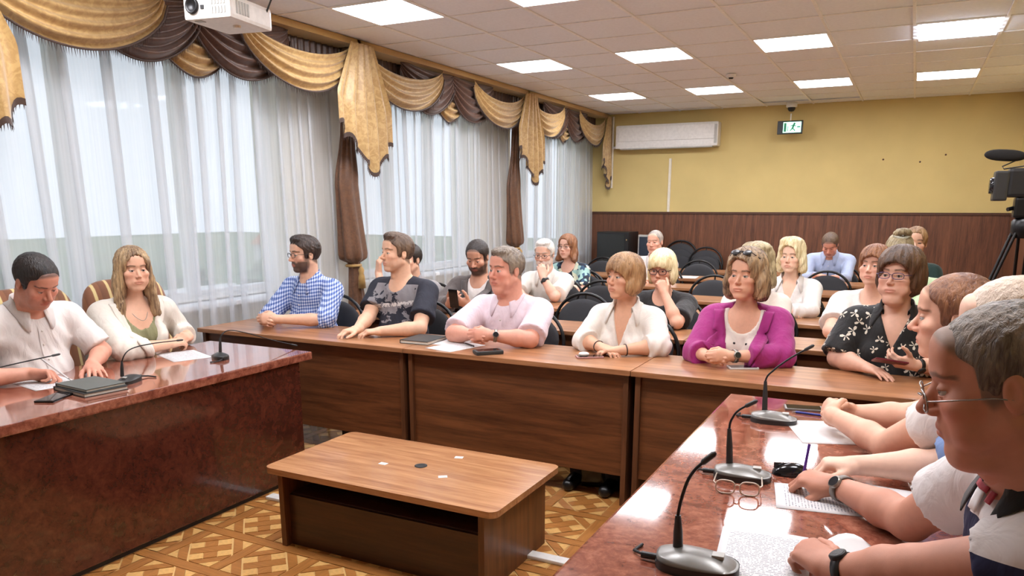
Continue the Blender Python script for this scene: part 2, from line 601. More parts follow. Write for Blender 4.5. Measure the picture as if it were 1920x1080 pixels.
def sheer(ya, yb, seed, label):
    r = random.Random(seed)
    path = []
    y = ya
    ph = r.uniform(0, 6)
    while y < yb:
        gap = r.choice([.05, .07, .1, .14, .2])
        n = max(2, int(gap / .025))
        for q in range(n):
            yy = y + gap * q / n
            path.append((yy, .018 * math.sin(yy * 13 + ph) + .009 * math.sin(yy * 41)))
        y += gap
        w = r.uniform(.025, .075)
        x0 = .018 * math.sin(y * 13 + ph)
        path += [(y, x0), (y + w, x0 + .012), (y + w * 1.06, x0 + .017), (y + w * .55, x0 + .022), (y + .1 * w, x0 + .024), (y + .06 * w, x0 + .03), (y + w * .6, x0 + .034), (y + w * 1.2, x0 + .02)]
        y += w * 1.2
    nz = 14
    vs, fs = [], []
    n = len(path)
    for j in range(nz + 1):
        t = j / nz
        z = 2.80 - t * 2.70
        for i, (py, px) in enumerate(path):
            sp = .6 + .6 * t
            vs.append((-4.45 + px * sp + .01 * math.sin(py * 5 + t * 3), py + .03 * math.sin(t * 2.2 + py * 2.1), z))
    for j in range(nz):
        for i in range(n - 1):
            fs.append((j * n + i, j * n + i + 1, (j + 1) * n + i + 1, (j + 1) * n + i))
    o = MB().add(vs, fs, True).build('sheer_curtain', 'sheer_voile')
    return tag(o, label, 'curtain', 'sheer curtains')
sheer(-1.4, 1.9, 1, 'white sheer curtain over the added unseen window beside the camera')
sheer(2.0, 5.38, 2, 'long white sheer curtain behind the two people at the glossy desk')
sheer(5.52, 8.52, 3, 'white sheer curtain over the middle window')
sheer(8.66, 11.36, 4, 'white sheer curtain nearest the yellow wall')

def strands(mb, pts, L, rnd, step=.012):
    for a, b_ in zip(pts[:-1], pts[1:]):
        a, b_ = Vector(a), Vector(b_)
        n = max(1, int((b_ - a).length / step))
        for q in range(n):
            p = a.lerp(b_, (q + .5) / n)
            l = L * rnd.uniform(.75, 1.1)
            dx, dy = rnd.uniform(-.006, .006), rnd.uniform(-.006, .006)
            mb.add([(p.x, p.y - .004, p.z), (p.x, p.y + .004, p.z), (p.x + dx, p.y + dy, p.z - l)], [(0, 1, 2)])
            mb.add([(p.x - .004, p.y, p.z), (p.x + .004, p.y, p.z), (p.x + dx, p.y + dy, p.z - l)], [(0, 1, 2)])

def swag(par, name, ya, yb, ztop, drop, x0, mat, topsag=.1, nf=5, fr=True, seed=0):
    rnd = random.Random(seed)
    def fn(u, t):
        c = max(0, math.sin(math.pi * u)) ** .62
        w = 1 - .05 * math.sin(math.pi * t)
        y = (ya + yb) / 2 + (yb - ya) * (u - .5) * w
        z = ztop - (topsag + (drop - topsag) * t) * c - .10 * t * (1 - c)
        fold = math.sin(2 * math.pi * nf * (t + .04 * math.sin(u * 5 + seed)))
        x = x0 + .05 * c * math.sin(math.pi * min(1, .12 + t * .78)) + (.019 * c ** .5 + .006) * fold * (.5 + .5 * t)
        return (x, y, z)
    o = MB().grid(fn, 28, 44).build(name, mat, par)
    if fr:
        pts = [fn(i / 28, 1.0) for i in range(29)]
        mb = MB()
        strands(mb, [(p[0] + .004, p[1], p[2] + .004) for p in pts], .055, rnd)
        mb.tube([(p[0] + .004, p[1], p[2]) for p in pts], .007, 5)
        f = mb.build('fringe', 'fringe_brown', o)
        f['kind'] = 'stuff'
    return o

def valance(A, B, label):
    v = thing('swag_valance', label, 'valance', (0, 0, 0), 0, 'swag valances')
    v.location = (-4.4, (A + B) / 2, 2.87)
    L = B - A
    par = bpy.data.objects.new('x', None)
    sub = lambda o: o
    off = Vector((4.4, -(A + B) / 2, -2.87))
    parts = []
    def S(*a, **k):
        o = swag(v, *a, **k)
        parts.append(o)
        return o
    zt = 2.87
    m = MB()
    m.grid(lambda u, t: (-4.405 + .012 * math.sin(u * L * 2 * math.pi / .07), A + L * u, zt - .17 * t), int(L / .012), 2)
    parts.append(m.build('pleated_band', 'brown_satin', v))
    parts.append(MB().box((-4.43, A - .02, zt - .02), (-4.20, B + .02, zt + .028)).build('curtain_rail', 'tassel_gold', v))
    S('swag', A + .40 * L, A + .62 * L, zt - .10, .36, -4.37, 'gold_satin', .02, 5, True, 1)
    S('swag', A + .22 * L, A + .52 * L, zt, .43, -4.30, 'brown_satin', .03, 5, True, 2)
    S('swag', A + .49 * L, A + .78 * L, zt, .43, -4.30, 'brown_satin', .03, 5, True, 3)
    S('swag', A + .02 * L, A + .42 * L, zt, .45, -4.225, 'gold_satin', .17, 4, True, 4)
    S('swag', A + .60 * L, A + .985 * L, zt, .45, -4.225, 'gold_satin', .17, 4, True, 5)
    for o in parts:
        o.matrix_parent_inverse = Matrix.Translation(off)
    return v
valance(-.95, 2.25, 'gold and brown swag valance over the added unseen window beside the camera')
valance(2.25, 5.45, 'gold and brown swag valance nearest the projector')
valance(5.45, 8.66, 'gold and brown swag valance over the middle window')
valance(8.66, 11.36, 'gold and brown swag valance nearest the air conditioner')

def tail(yc, label, half=False):
    t = thing('curtain_tail', label, 'curtain', (-4.22, yc, 2.86), 0, 'gold curtain tails')
    rnd = random.Random(int(yc * 10))
    def bot(u):
        if u < .62:
            return -.62 - (u / .62) * .40
        return -1.02 + (u - .62) / .38 * .26
    def fn(u, q):
        step = .028 * math.sin(u * 2 * math.pi * 6.5)
        wid = .30 + .42 * min(1, q * 1.6)
        z = q * (bot(u) + (step if q > .9 else 0))
        y = (u - .48) * wid
        if half:
            y = (u - .9) * wid * .5
        x = .045 + .035 * math.sin(u * 2 * math.pi * 5 + .4) * (.35 + .65 * q) + .02 * math.sin(math.pi * u)
        return (x, y, z)
    o = MB().grid(fn, 60, 20).build('tail_cloth', 'gold_satin', t)
    pts = [fn(i / 60, 1) for i in range(61)]
    mb = MB()
    mb.grid(lambda u, q: tuple(Vector(fn(u, 1)) + Vector((.003, 0, -.035 * q + .012))), 60, 1)
    strands(mb, [(a, b_, c - .02) for a, b_, c in pts], .035, rnd, .014)
    f = mb.build('fringe', 'fringe_brown', o)
    f['kind'] = 'stuff'
    return t
tail(2.22, 'gold curtain tail at the left edge of the picture')
tail(5.45, 'large gold curtain tail between the first and second sheer curtain')
tail(8.66, 'gold curtain tail between the second and third sheer curtain')
tail(11.4, 'narrow gold curtain tail in the corner by the air conditioner', True)

def drape(yc, label):
    t = thing('tied_drape', label, 'curtain', (-4.36, yc, 0), 0, 'brown tied drapes')
    prof = [(2.6, .15, .04), (2.1, .16, .04), (1.85, .25, .06), (1.6, .265, .065), (1.4, .28, .075), (1.25, .30, .085), (1.16, .31, .09), (1.12, .29, .085), (1.10, .20, .07), (1.085, .13, .05)]
    def fnp(pr):
        def fn(u, q):
            k = q * (len(pr) - 1)
            i = min(int(k), len(pr) - 2)
            f = k - i
            z, w, d = [pr[i][j] * (1 - f) + pr[i + 1][j] * f for j in range(3)]
            a = 2 * math.pi * u
            rp = 1 + .10 * math.sin(a * 7 + z * 2)
            return (d * math.cos(a) * rp, w / 2 * math.sin(a) * rp - (min(z, 1.75) - 1.1) * .06 + max(0, z - 1.75) * .1, z)
        return fn
    MB().grid(fnp(prof), 56, 30).build('upper_drape', 'drape_brown', t)
    MB().grid(fnp([(1.085, .12, .05), (1.03, .10, .045), (.96, .12, .05), (.7, .2, .06), (.05, .27, .07)]), 56, 16).build('lower_drape', 'drape_brown', t)
    tb = MB().tube([(.055 * math.cos(a), .07 * math.sin(a), 1.06) for a in [2 * math.pi * k / 16 for k in range(17)]], .014, 6).build('tieback', 'tassel_gold', t)
    MB().lathe([(.012, 1.05), (.028, 1.02), (.022, .99), (.03, .96), (.036, .86), (.0, .86)], 12, T(.065, .02, 0)).build('tassel', 'tassel_gold', tb)
drape(2.14, 'brown tied drape at the left edge of the picture')
drape(5.45, 'brown tied drape beside the blue checked shirt man')
drape(8.6, 'brown tied drape beside the third sheer curtain')

# ------------------------------------------------------------------ wall fittings
ac = thing('air_conditioner', 'long white wall mounted air conditioner on the yellow wall', 'air conditioner', (-3.29, YB - .004, 2.39))
MB().rbox((-.75, -.20, 0), (.75, 0, .33), .03).build('housing', 'white_plastic', ac)
MB().rbox((-.70, -.212, .10), (.70, -.195, .30), .006).build('front_panel', 'white_plastic', ac)
plain('ac_grey', (176, 174, 168), .5)
MB().rbox((-.68, -.19, -.012), (.68, -.07, .012), .005).build('louvre', 'ac_grey', ac)
MB().box((.7, -.206, .04), (.735, -.2, .29)).build('side_trim', 'ac_grey', ac)
cp = thing('cable_conduit', 'thin cream vertical cable conduit below the air conditioner', 'conduit', (-3.25, YB, 1.487))
MB().box((-.018, -.02, 0), (.018, 0, .76)).build('channel', 'cream_paint', cp)
cp = thing('cable_conduit', 'cream pipe in the corner beside the gold curtain', 'conduit', (-4.14, YB, 1.487))
MB().tube([(0, -.03, 1.38), (0, -.03, .35)], .016, 8).build('pipe', 'cream_paint', cp)
MB().tube([(0, -.03, .93), (.13, -.03, .95)], .02, 8).build('elbow_pipe', 'white_plastic', cp)

sg = thing('exit_sign', 'small black framed hanging sign with a glowing green running figure', 'sign', (-1.58, 11.18, 2.50))
MB().rbox((-.16, -.02, 0), (.16, .02, .17), .008).build('frame', 'black_plastic', sg)
emit('sign_glow', (180, 245, 215), 1.6)
emit('sign_green', (30, 120, 86), .35)
MB().box((-.085, -.024, .018), (.14, -.0205, .152)).build('lit_panel', 'sign_glow', sg)
# running figure and door on the lit panel
m = MB()
m.box((-.075, -.026, .03), (-.045, -.0245, .14)).box((-.03, -.026, .035), (-.022, -.0245, .10))
m.lathe([(.014, 0), (.014, .0015)], 10, T(.055, -.0245, .128) @ Matrix.Rotation(math.pi / 2, 4, 'X'))
M_ = lambda a, x, z: T(x, 0, z) @ Matrix.Rotation(a, 4, 'Y')
m.box((-.012, -.026, -.03), (.012, -.0245, .03), M_(.3, .04, .09))
m.box((-.006, -.026, -.035), (.006, -.0245, .0), M_(.8, .03, .065)).box((-.006, -.026, -.035), (.006, -.0245, .0), M_(-.7, .045, .065))
m.box((-.005, -.026, -.03), (.005, -.0245, 0), M_(-1.1, .05, .11)).box((-.005, -.026, -.03), (.005, -.0245, 0), M_(1.2, .035, .11))
m.box((.09, -.026, .08), (.13, -.0245, .095))
m.build('pictogram', 'sign_green', sg)
MB().tube([(0, 0, .17), (0, 0, .26)], .008, 8).build('hanger', 'white_plastic', sg)
dc = thing('dome_camera', 'small white dome camera on the ceiling above the exit sign', 'camera', (-1.58, 11.18, 2.896))
MB().lathe([(.0, -.001), (.07, -.001), (.07, -.055), (.05, -.06)][::-1], 16).build('mount', 'white_plastic', dc)
MB().lathe([(.0, -.115), (.03, -.108), (.048, -.085), (.05, -.06)], 16).build('dome', 'black_plastic', dc)

# equipment in the back corner
eq = thing('equipment_cabinet', 'black box cabinet standing in the corner below the air conditioner', 'cabinet', (-3.87, 11.05, 0))
MB().rbox((-.27, -.2, 0), (.22, .25, 1.2), .012).build('body', 'black_plastic', eq)
plain('dark_screen', (38, 42, 42), .2)
MB().box((-.25, -.206, .5), (.16, -.2, 1.17)).build('front_panel', 'dark_screen', eq)
MB().box((.165, -.208, .5), (.215, -.2, 1.18)).build('control_strip', 'black_plastic', eq)
plain('led_amber', (200, 170, 110), .5)
MB().box((.184, -.212, 1.08), (.196, -.208, 1.10)).build('indicator', 'led_amber', eq)
eq = thing('small_monitor', 'small grey framed monitor beside the black corner cabinet', 'monitor', (-3.42, 11.1, .0))
MB().rbox((-.16, -.03, .83), (.17, .03, 1.16), .01).build('bezel', 'ac_grey', eq)
plain('screen_blue', (46, 54, 66), .15)
MB().box((-.14, -.034, .86), (.15, -.03, 1.13)).build('screen', 'screen_blue', eq)
MB().rbox((-.2, -.18, 0), (.2, .18, .80), .01).build('pedestal', 'desk_side_wood', eq)
MB().tube([(0, 0, .8), (0, 0, .86)], .03, 10).build('stand', 'black_plastic', eq)

# ------------------------------------------------------------------ projector
pr = thing('ceiling_projector', 'white projector hanging from the ceiling beside the curtain valance', 'projector', (-3.34, 3.235, 2.5), 0)
pr.rotation_euler = (0, 0, math.radians(10))
pr.scale = (.88, .88, .95)
plain('projector_white', (222, 218, 212), .4)
MB().rbox((-.16, -.205, 0), (.16, .205, .12), .02).build('body', 'projector_white', pr)
MB().lathe([(.042, 0), (.042, .014), (.034, .018), (.03, .006), (.0, .004)], 20, T(-.095, -.205, .07) @ Matrix.Rotation(math.pi / 2, 4, 'X')).build('lens', 'black_plastic', pr)
MB().box((-.04, -.209, .05), (-.018, -.205, .07)).build('sensor', 'black_plastic', pr)
for k in range(5):
    for zz in (.035, .08):
        MB().box((.03 + k * .021, -.209, zz - .01), (.042 + k * .021, -.205, zz + .024)).build('front_vent_slot', 'ac_grey', pr)
for k in range(5):
    MB().box((.16, -.15 + k * .026, .03), (.164, -.135 + k * .026, .095)).build('side_vent_slot', 'ac_grey', pr)
MB().lathe([(.02, -.012), (.025, 0)], 12, T(.05, .0, 0)).build('foot', 'projector_white', pr)
MB().box((-.11, -.18, -.003), (-.06, -.14, 0)).build('rating_label', 'ac_grey', pr)
MB().tube([(0, 0, .11), (0, 0, .40)], .025, 10).build('ceiling_mount', 'projector_white', pr)
MB().tube([(.15, .16, .09), (.21, .14, .16), (.2, .05, .30), (.12, .02, .39)], .006, 6).build('cable', 'dark_rubber', pr)

# ------------------------------------------------------------------ desks
def desk(x0, x1, y0, depth, label, group, front=False):
    d = thing('desk', label, 'desk', ((x0 + x1) / 2, y0 + depth / 2, 0), 0, group)
    w = (x1 - x0) / 2 - .002
    h = depth / 2
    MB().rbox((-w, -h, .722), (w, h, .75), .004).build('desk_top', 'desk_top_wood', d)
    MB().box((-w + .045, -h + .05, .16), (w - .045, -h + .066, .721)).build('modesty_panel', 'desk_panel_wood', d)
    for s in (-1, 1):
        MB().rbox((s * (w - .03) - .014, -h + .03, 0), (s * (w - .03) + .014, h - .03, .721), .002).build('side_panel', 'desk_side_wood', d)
    return d
ROW = [3.68 + 1.035 * k for k in range(7)]
ROWN = ['front', 'second', 'third', 'fourth', 'fifth', 'sixth', 'last']
segs = [(-4.33, -2.612, 'window end'), (-2.612, -1.205, 'middle'), (-1.205, .2, 'camera tripod end')]
for k, y0 in enumerate(ROW):
    for a, b_, pos in segs:
        if k:
            a = max(a, -3.95)
        desk(a, b_, y0, .52 if k == 0 else .46, 'brown wooden desk of the %s row, %s' % (ROWN[k], {'window end': 'at the end by the windows', 'middle': 'in the middle of the row', 'camera tripod end': 'at the end away from the windows'}[pos]), 'wooden desks in rows')

def burl_desk(x0, x1, y0, y1, label, side):
    d = thing('presidium_desk', label, 'desk', ((x0 + x1) / 2, (y0 + y1) / 2, 0))
    w, h = (x1 - x0) / 2, (y1 - y0) / 2
    MB().rbox((-w, -h, .705), (w, h, .75), .008).build('desk_top', 'burl_top', d)
    s = side
    MB().box((min(s * (w - .03), s * (w - .055)), -h + .06, .03), (max(s * (w - .03), s * (w - .055)), h - .08, .705)).build('front_panel', 'burl_panel', d)
    for q in (-1, 1):
        yy = q * (h - .07)
        MB().box((-w + .06, yy - .014, .0), (w - .056, yy + .014, .705)).build('end_panel', 'burl_panel', d)
    MB().box((min(s * (w - .05), s * (w - .09)), -h + .07, 0), (max(s * (w - .05), s * (w - .09)), h - .09, .03)).build('plinth', 'black_plastic', d)
    return d
burl_desk(-3.84, -3.02, .3, 3.36, 'glossy burl veneer desk by the windows with two people seated behind', 1)
burl_desk(-.65, .22, .3, 3.43, 'glossy burl veneer desk with three microphones in the right foreground', -1)

ct = thing('low_table', 'low brown wooden table standing between the desks', 'table', (-1.96, 2.81, 0))
def rounded(w, h, r, n=5):
    p = []
    for cx, cy, a0 in ((w - r, h - r, 0), (-w + r, h - r, 90), (-w + r, -h + r, 180), (w - r, -h + r, 270)):
        for k in range(n + 1):
            a = math.radians(a0 + 90 * k / n)
            p.append((cx + r * math.cos(a), cy + r * math.sin(a)))
    return p
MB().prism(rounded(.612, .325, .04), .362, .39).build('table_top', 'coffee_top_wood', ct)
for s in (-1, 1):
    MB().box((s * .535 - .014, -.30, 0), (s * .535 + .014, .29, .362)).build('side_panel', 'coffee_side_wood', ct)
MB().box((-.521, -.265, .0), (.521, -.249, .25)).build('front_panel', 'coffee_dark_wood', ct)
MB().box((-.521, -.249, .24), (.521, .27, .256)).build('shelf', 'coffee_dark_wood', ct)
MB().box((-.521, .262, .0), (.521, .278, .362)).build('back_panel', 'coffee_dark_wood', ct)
for k, (px, py) in enumerate(((-.14, -.035), (.13, .205), (.205, -.06))):
    MB().box((-.02, -.014, .39), (.02, .014, .3915), T(px, py, 0) @ Rz(.3 * k)).build('sticker', 'white_plastic', ct)
MB().lathe([(.03, .3905), (.03, .3925), (.022, .393), (.02, .391), (0, .391)], 16, T(.035, .02, 0)).build('cable_grommet', 'dark_rubber', ct)
du = thing('floor_cable_duct', 'white plastic cable duct running across the parquet', 'cable duct', (-1.85, 2.94, 0))
MB().rbox((-1.16, -.03, 0), (1.18, .03, .018), .006).build('duct', 'white_plastic', du)

# ------------------------------------------------------------------ chairs
plain('chair_fabric', (52, 52, 55), .85, var=.15, scale=300, bumpv=.2, bscale=900)
plain('chair_tube', (22, 22, 23), .35, metal=.2)
def make_chair():
    c = thing('oval_back_chair', 'black chair', 'chair')
    ellipsoid_mesh(MB(), (0, 0, .455), (.235, .225, .045), p=.35).build('seat', 'chair_fabric', c)
    tilt = T(0, .235, .70) @ Matrix.Rotation(-.12, 4, 'X')
    def pad(u, v_):
        a, b2 = 2 * math.pi * u, math.pi * (v_ - .5)
        cc = max(0, math.cos(b2)) ** .45
        return tilt @ Vector((.215 * cc * math.cos(a), .026 * math.sin(b2), .165 * cc * math.sin(a)))
    MB().grid(pad, 24, 10).build('backrest', 'chair_fabric', c)
    arch = [tilt @ Vector((.245 * math.cos(a), .012, -.03 + .235 * math.sin(a))) for a in [math.pi * k / 18 for k in range(19)]]
    arch = [(.235, .20, .42)] + [(.245, .215, .55)] + arch + [(-.245, .215, .55), (-.235, .20, .42)]
    MB().tube(arch, .0125, 8).build('back_frame', 'chair_tube', c)
    MB().tube([tilt @ Vector((0, .012, .14)), tilt @ Vector((0, .012, .205))], .008, 6).build('back_stay', 'chair_tube', c)
    for sx in (-1, 1):
        MB().tube([(sx * .235, .20, .43), (sx * .24, .23, 0)], .0125, 8).build('leg', 'chair_tube', c)
        MB().tube([(sx * .2, -.16, .42), (sx * .225, -.2, 0)], .0125, 8).build('leg', 'chair_tube', c)
        MB().tube([(sx * .235, .20, .42), (sx * .2, -.16, .42)], .0125, 8).build('seat_rail', 'chair_tube', c)
    return c
CH0 = make_chair()
ch_used = [False]
def chair(x, y, rz, label, z=0):
    if ch_used[0]:
        c = copy_tree(CH0)
    else:
        c = CH0
        ch_used[0] = True
    c.location = (x, y, z)
    c.rotation_euler = (0, 0, rz)
    tag(c, label, 'chair', 'black oval back chairs')
    return c
CY = lambda k: ROW[k] + .62
for x, k, lab in ((-2.22, 1, 'largest empty black chair between the pink shirt man and the white blouse woman'),
                  (-2.47, 2, 'empty black oval back chair just behind the largest empty chair'),
                  (-3.05, 3, 'empty black chair beside the white haired man with hand on face'),
                  (-3.62, 5, 'empty black chair behind the woman in the patterned dress'),
                  (-2.34, 5, 'empty black chair directly behind the black T-shirt woman, sixth row'),
                  (-1.68, 3, 'empty black chair left of the magenta jacket woman, fourth row'),
                  (-.74, 4, 'empty black chair right of the blonde woman in white shirt'),
                  (-.70, 5, 'empty black chair in front of the man in pale blue shirt')):
    chair(x, CY(k), 0, lab)
for (x, y, n_) in ((-3.02, 11.08, 2), (-2.62, 11.0, 1)):
    for q in range(n_ + 1):
        chair(x, y + .03 * q, 0, '%s black chair of the %s stack against the wainscot' % (['lower', 'middle', 'upper'][q] if n_ == 2 else ['lower', 'upper'][q], 'taller' if n_ == 2 else 'shorter'), .085 * q)

# striped armchairs behind the glossy desk
m, nt, b = newmat('striped_upholstery')
v = coords(nt)
sp = N(nt, 'ShaderNodeSeparateXYZ')
nt.links.new(v, sp.inputs[0])
mo = N(nt, 'ShaderNodeMath', operation='MULTIPLY')
mo.inputs[1].default_value = 1 / .09
nt.links.new(sp.outputs[1], mo.inputs[0])
fr_ = N(nt, 'ShaderNodeMath', operation='FRACT')
nt.links.new(mo.outputs[0], fr_.inputs[0])
r = ramp(nt, fr_.outputs[0], [(0, lin((112, 66, 38))), (.48, lin((130, 80, 46))), (.52, lin((214, 190, 132))), (.68, lin((214, 190, 132))), (.72, lin((130, 80, 46)))])
r.color_ramp.interpolation = 'LINEAR'
nt.links.new(r.outputs[0], b.inputs['Base Color'])
b.inputs['Roughness'].default_value = .7
b.inputs['Sheen Weight'].default_value = .3
wood('chair_wood', (70, 38, 22), (100, 58, 34), 'z', .3)
def armchair(x, y, label):
    c = thing('striped_armchair', label, 'chair', (x, y, 0), 0, 'striped armchairs')
    def back(u, v_):
        a = 2 * math.pi * u
        sx, sz = math.cos(a), math.sin(a)
        e = lambda s_: math.copysign(abs(s_) ** .45, s_)
        t = math.pi * (v_ - .5)
        cc = max(0, math.cos(t)) ** .5
        z = .80 + .34 * e(sz) * cc
        return (-.0 + .06 * math.sin(t) - (z - .5) * .14, .29 * e(sx) * cc, z)
    MB().grid(back, 40, 12).build('backrest', 'striped_upholstery', c)
    MB().rbox((-.03, -.27, .38), (.46, .27, .50), .04).build('seat', 'striped_upholstery', c)
    for s in (-1, 1):
        MB().tube([(-.02, s * .30, .66), (.2, s * .31, .67), (.38, s * .30, .63), (.40, s * .29, .42)], .022, 8).build('armrest', 'chair_wood', c)
        for xx in (0, .42):
            MB().tube([(xx, s * .25, .40), (xx + (.02 if xx else -.03), s * .26, 0)], [.026, .018], 8).build('leg', 'chair_wood', c)
    return c
armchair(-4.16, 2.47, 'brown and cream striped armchair behind the man who is writing')
armchair(-4.2, 3.12, 'brown and cream striped armchair behind the woman in the white jacket')
# ------------------------------------------------------------------ people: signed-distance sculpting
def nz(v):
    v = np.asarray(v, float)
    return v / np.linalg.norm(v)

def smin(a, b, k):
    h = np.clip(.5 + .5 * (b - a) / k, 0, 1)
    return b + (a - b) * h - k * h * (1 - h)

class Field:
    def __init__(s, lo, hi, vox):
        s.lo = np.asarray(lo, float)
        s.vox = vox
        s.n = np.maximum(3, np.ceil((np.asarray(hi) - s.lo) / vox).astype(int) + 1)
        s.ax = [(s.lo[i] + vox * np.arange(s.n[i])).astype(np.float32) for i in range(3)]
        s.D = np.full(s.n, .08, np.float32)
    def block(s, lo, hi, pad):
        sl = []
        for i in range(3):
            a = int(max(0, math.floor((lo[i] - pad - s.lo[i]) / s.vox)))
            b = int(min(s.n[i], math.ceil((hi[i] + pad - s.lo[i]) / s.vox) + 1))
            if b <= a:
                return None
            sl.append(slice(a, b))
        X = s.ax[0][sl[0]][:, None, None]
        Y = s.ax[1][sl[1]][None, :, None]
        Z = s.ax[2][sl[2]][None, None, :]
        return tuple(sl), X, Y, Z
    def put(s, f, lo, hi, k, op):
        bl = s.block(lo, hi, k + 2.5 * s.vox if op == 'u' else k)
        if bl is None:
            return s
        sl, X, Y, Z = bl
        d = f(X, Y, Z).astype(np.float32)
        if op == 'u':
            s.D[sl] = smin(s.D[sl], d, k)
        elif op == 's':
            s.D[sl] = -smin(-s.D[sl], d, k)
        elif op == 'i':
            s.D[sl] = -smin(-s.D[sl], -d, k)
        return s
    def ell(s, c, r, k=.012, op='u', R=None):
        c, r = np.asarray(c, float), np.asarray(r, float)
        def f(X, Y, Z):
            x, y, z = X - c[0], Y - c[1], Z - c[2]
            if R is not None:
                x, y, z = [R[0][i] * x + R[1][i] * y + R[2][i] * z for i in range(3)]
            k0 = np.sqrt((x / r[0]) ** 2 + (y / r[1]) ** 2 + (z / r[2]) ** 2) + 1e-6
            k1 = np.sqrt((x / r[0] ** 2) ** 2 + (y / r[1] ** 2) ** 2 + (z / r[2] ** 2) ** 2) + 1e-6
            return k0 * (k0 - 1) / k1
        m = r if R is None else np.full(3, r.max())
        return s.put(f, c - m, c + m, k, op)
    def cap(s, a, b, ra, rb, k=.012, op='u', flat=False, infl=0):
        a, b = np.asarray(a, float), np.asarray(b, float)
        ra, rb = ra + infl, rb + infl
        d = b - a
        L2 = float(d @ d) + 1e-9
        Ln = math.sqrt(L2)
        def f(X, Y, Z):
            x, y, z = X - a[0], Y - a[1], Z - a[2]
            t0 = (x * d[0] + y * d[1] + z * d[2]) / L2
            t = np.clip(t0, 0, 1.6 if flat else 1)
            q = np.sqrt((x - t * d[0]) ** 2 + (y - t * d[1]) ** 2 + (z - t * d[2]) ** 2) - (ra + (rb - ra) * np.minimum(t, 1))
            return np.maximum(q, (t0 - 1) * Ln) if flat else q
        m = max(ra, rb)
        return s.put(f, np.minimum(a, b) - m, np.maximum(a, b) + m, k, op)
    def both(s, c, r, k=.012, op='u'):
        s.ell(c, r, k, op)
        return s.ell((-c[0], c[1], c[2]), r, k, op)
    def capb(s, a, b, ra, rb, k=.012, op='u'):
        s.cap(a, b, ra, rb, k, op)
        return s.cap((-a[0], a[1], a[2]), (-b[0], b[1], b[2]), ra, rb, k, op)
    def fn(s, f, op, k=.004):
        return s.put(f, s.lo, s.lo + s.vox * s.n, k, op)
    def mesh(s):
        D = s.D
        S = D < 0
        c = np.zeros([n - 1 for n in s.n], np.int8)
        for i in (0, 1):
            for j in (0, 1):
                for k in (0, 1):
                    c += S[i:i + s.n[0] - 1, j:j + s.n[1] - 1, k:k + s.n[2] - 1]
        act = (c > 0) & (c < 8)
        ijk = np.argwhere(act)
        if len(ijk) == 0:
            return np.zeros((0, 3)), np.zeros((0, 4), int)
        idx = np.full(act.shape, -1, np.int64)
        idx[act] = np.arange(len(ijk))
        pos = np.zeros((len(ijk), 3))
        cnt = np.zeros(len(ijk))
        cor = [(i, j, k) for i in (0, 1) for j in (0, 1) for k in (0, 1)]
        for A in cor:
            for ax in range(3):
                if A[ax] == 0:
                    B = list(A)
                    B[ax] = 1
                    da = D[ijk[:, 0] + A[0], ijk[:, 1] + A[1], ijk[:, 2] + A[2]]
                    db = D[ijk[:, 0] + B[0], ijk[:, 1] + B[1], ijk[:, 2] + B[2]]
                    m = (da < 0) != (db < 0)
                    t = np.where(m, da / np.where(m, da - db, 1), 0)
                    for q in range(3):
                        pos[:, q] += np.where(m, A[q] + (t if q == ax else 0), 0)
                    cnt += m
        V = s.lo + s.vox * (ijk + pos / cnt[:, None])
        F = []
        for ax in range(3):
            o1, o2 = (ax + 1) % 3, (ax + 2) % 3
            sl0 = [slice(1, -1)] * 3
            sl1 = [slice(1, -1)] * 3
            sl0[ax] = slice(0, -1)
            sl1[ax] = slice(1, None)
            a, b = S[tuple(sl0)], S[tuple(sl1)]
            for inside in (True, False):
                e = np.argwhere((a != b) & (a == inside))
                if len(e) == 0:
                    continue
                e[:, o1] += 1
                e[:, o2] += 1
                q = []
                for d1, d2 in ((-1, -1), (0, -1), (0, 0), (-1, 0)):
                    p = e.copy()
                    p[:, o1] += d1
                    p[:, o2] += d2
                    q.append(idx[p[:, 0], p[:, 1], p[:, 2]])
                q = np.stack(q, 1)
                F.append(q if inside else q[:, ::-1])
        F = np.concatenate(F)
        F = F[(F >= 0).all(1)]
        return V, F

class Frame:
    """local axes: x right, y forward, z up"""
    def __init__(s, O, yaw, pitch=0, roll=0):
        a, p, r = [math.radians(q) for q in (yaw, pitch, roll)]
        F = np.array([math.cos(a) * math.cos(p), math.sin(a) * math.cos(p), math.sin(p)])
        X = np.array([math.sin(a), -math.cos(a), 0])
        U = np.cross(X, F)
        X2 = math.cos(r) * X + math.sin(r) * U
        U2 = -math.sin(r) * X + math.cos(r) * U
        s.O = np.asarray(O, float)
        s.R = np.stack([X2, F, U2], 1)
    @staticmethod
    def axes(O, X, F, U):
        f = Frame(O, 0)
        f.R = np.stack([X, F, U], 1)
        return f
    def out(s, P):
        return s.O + np.asarray(P, float) @ s.R.T
    def inn(s, P):
        return (np.asarray(P, float) - s.O) @ s.R

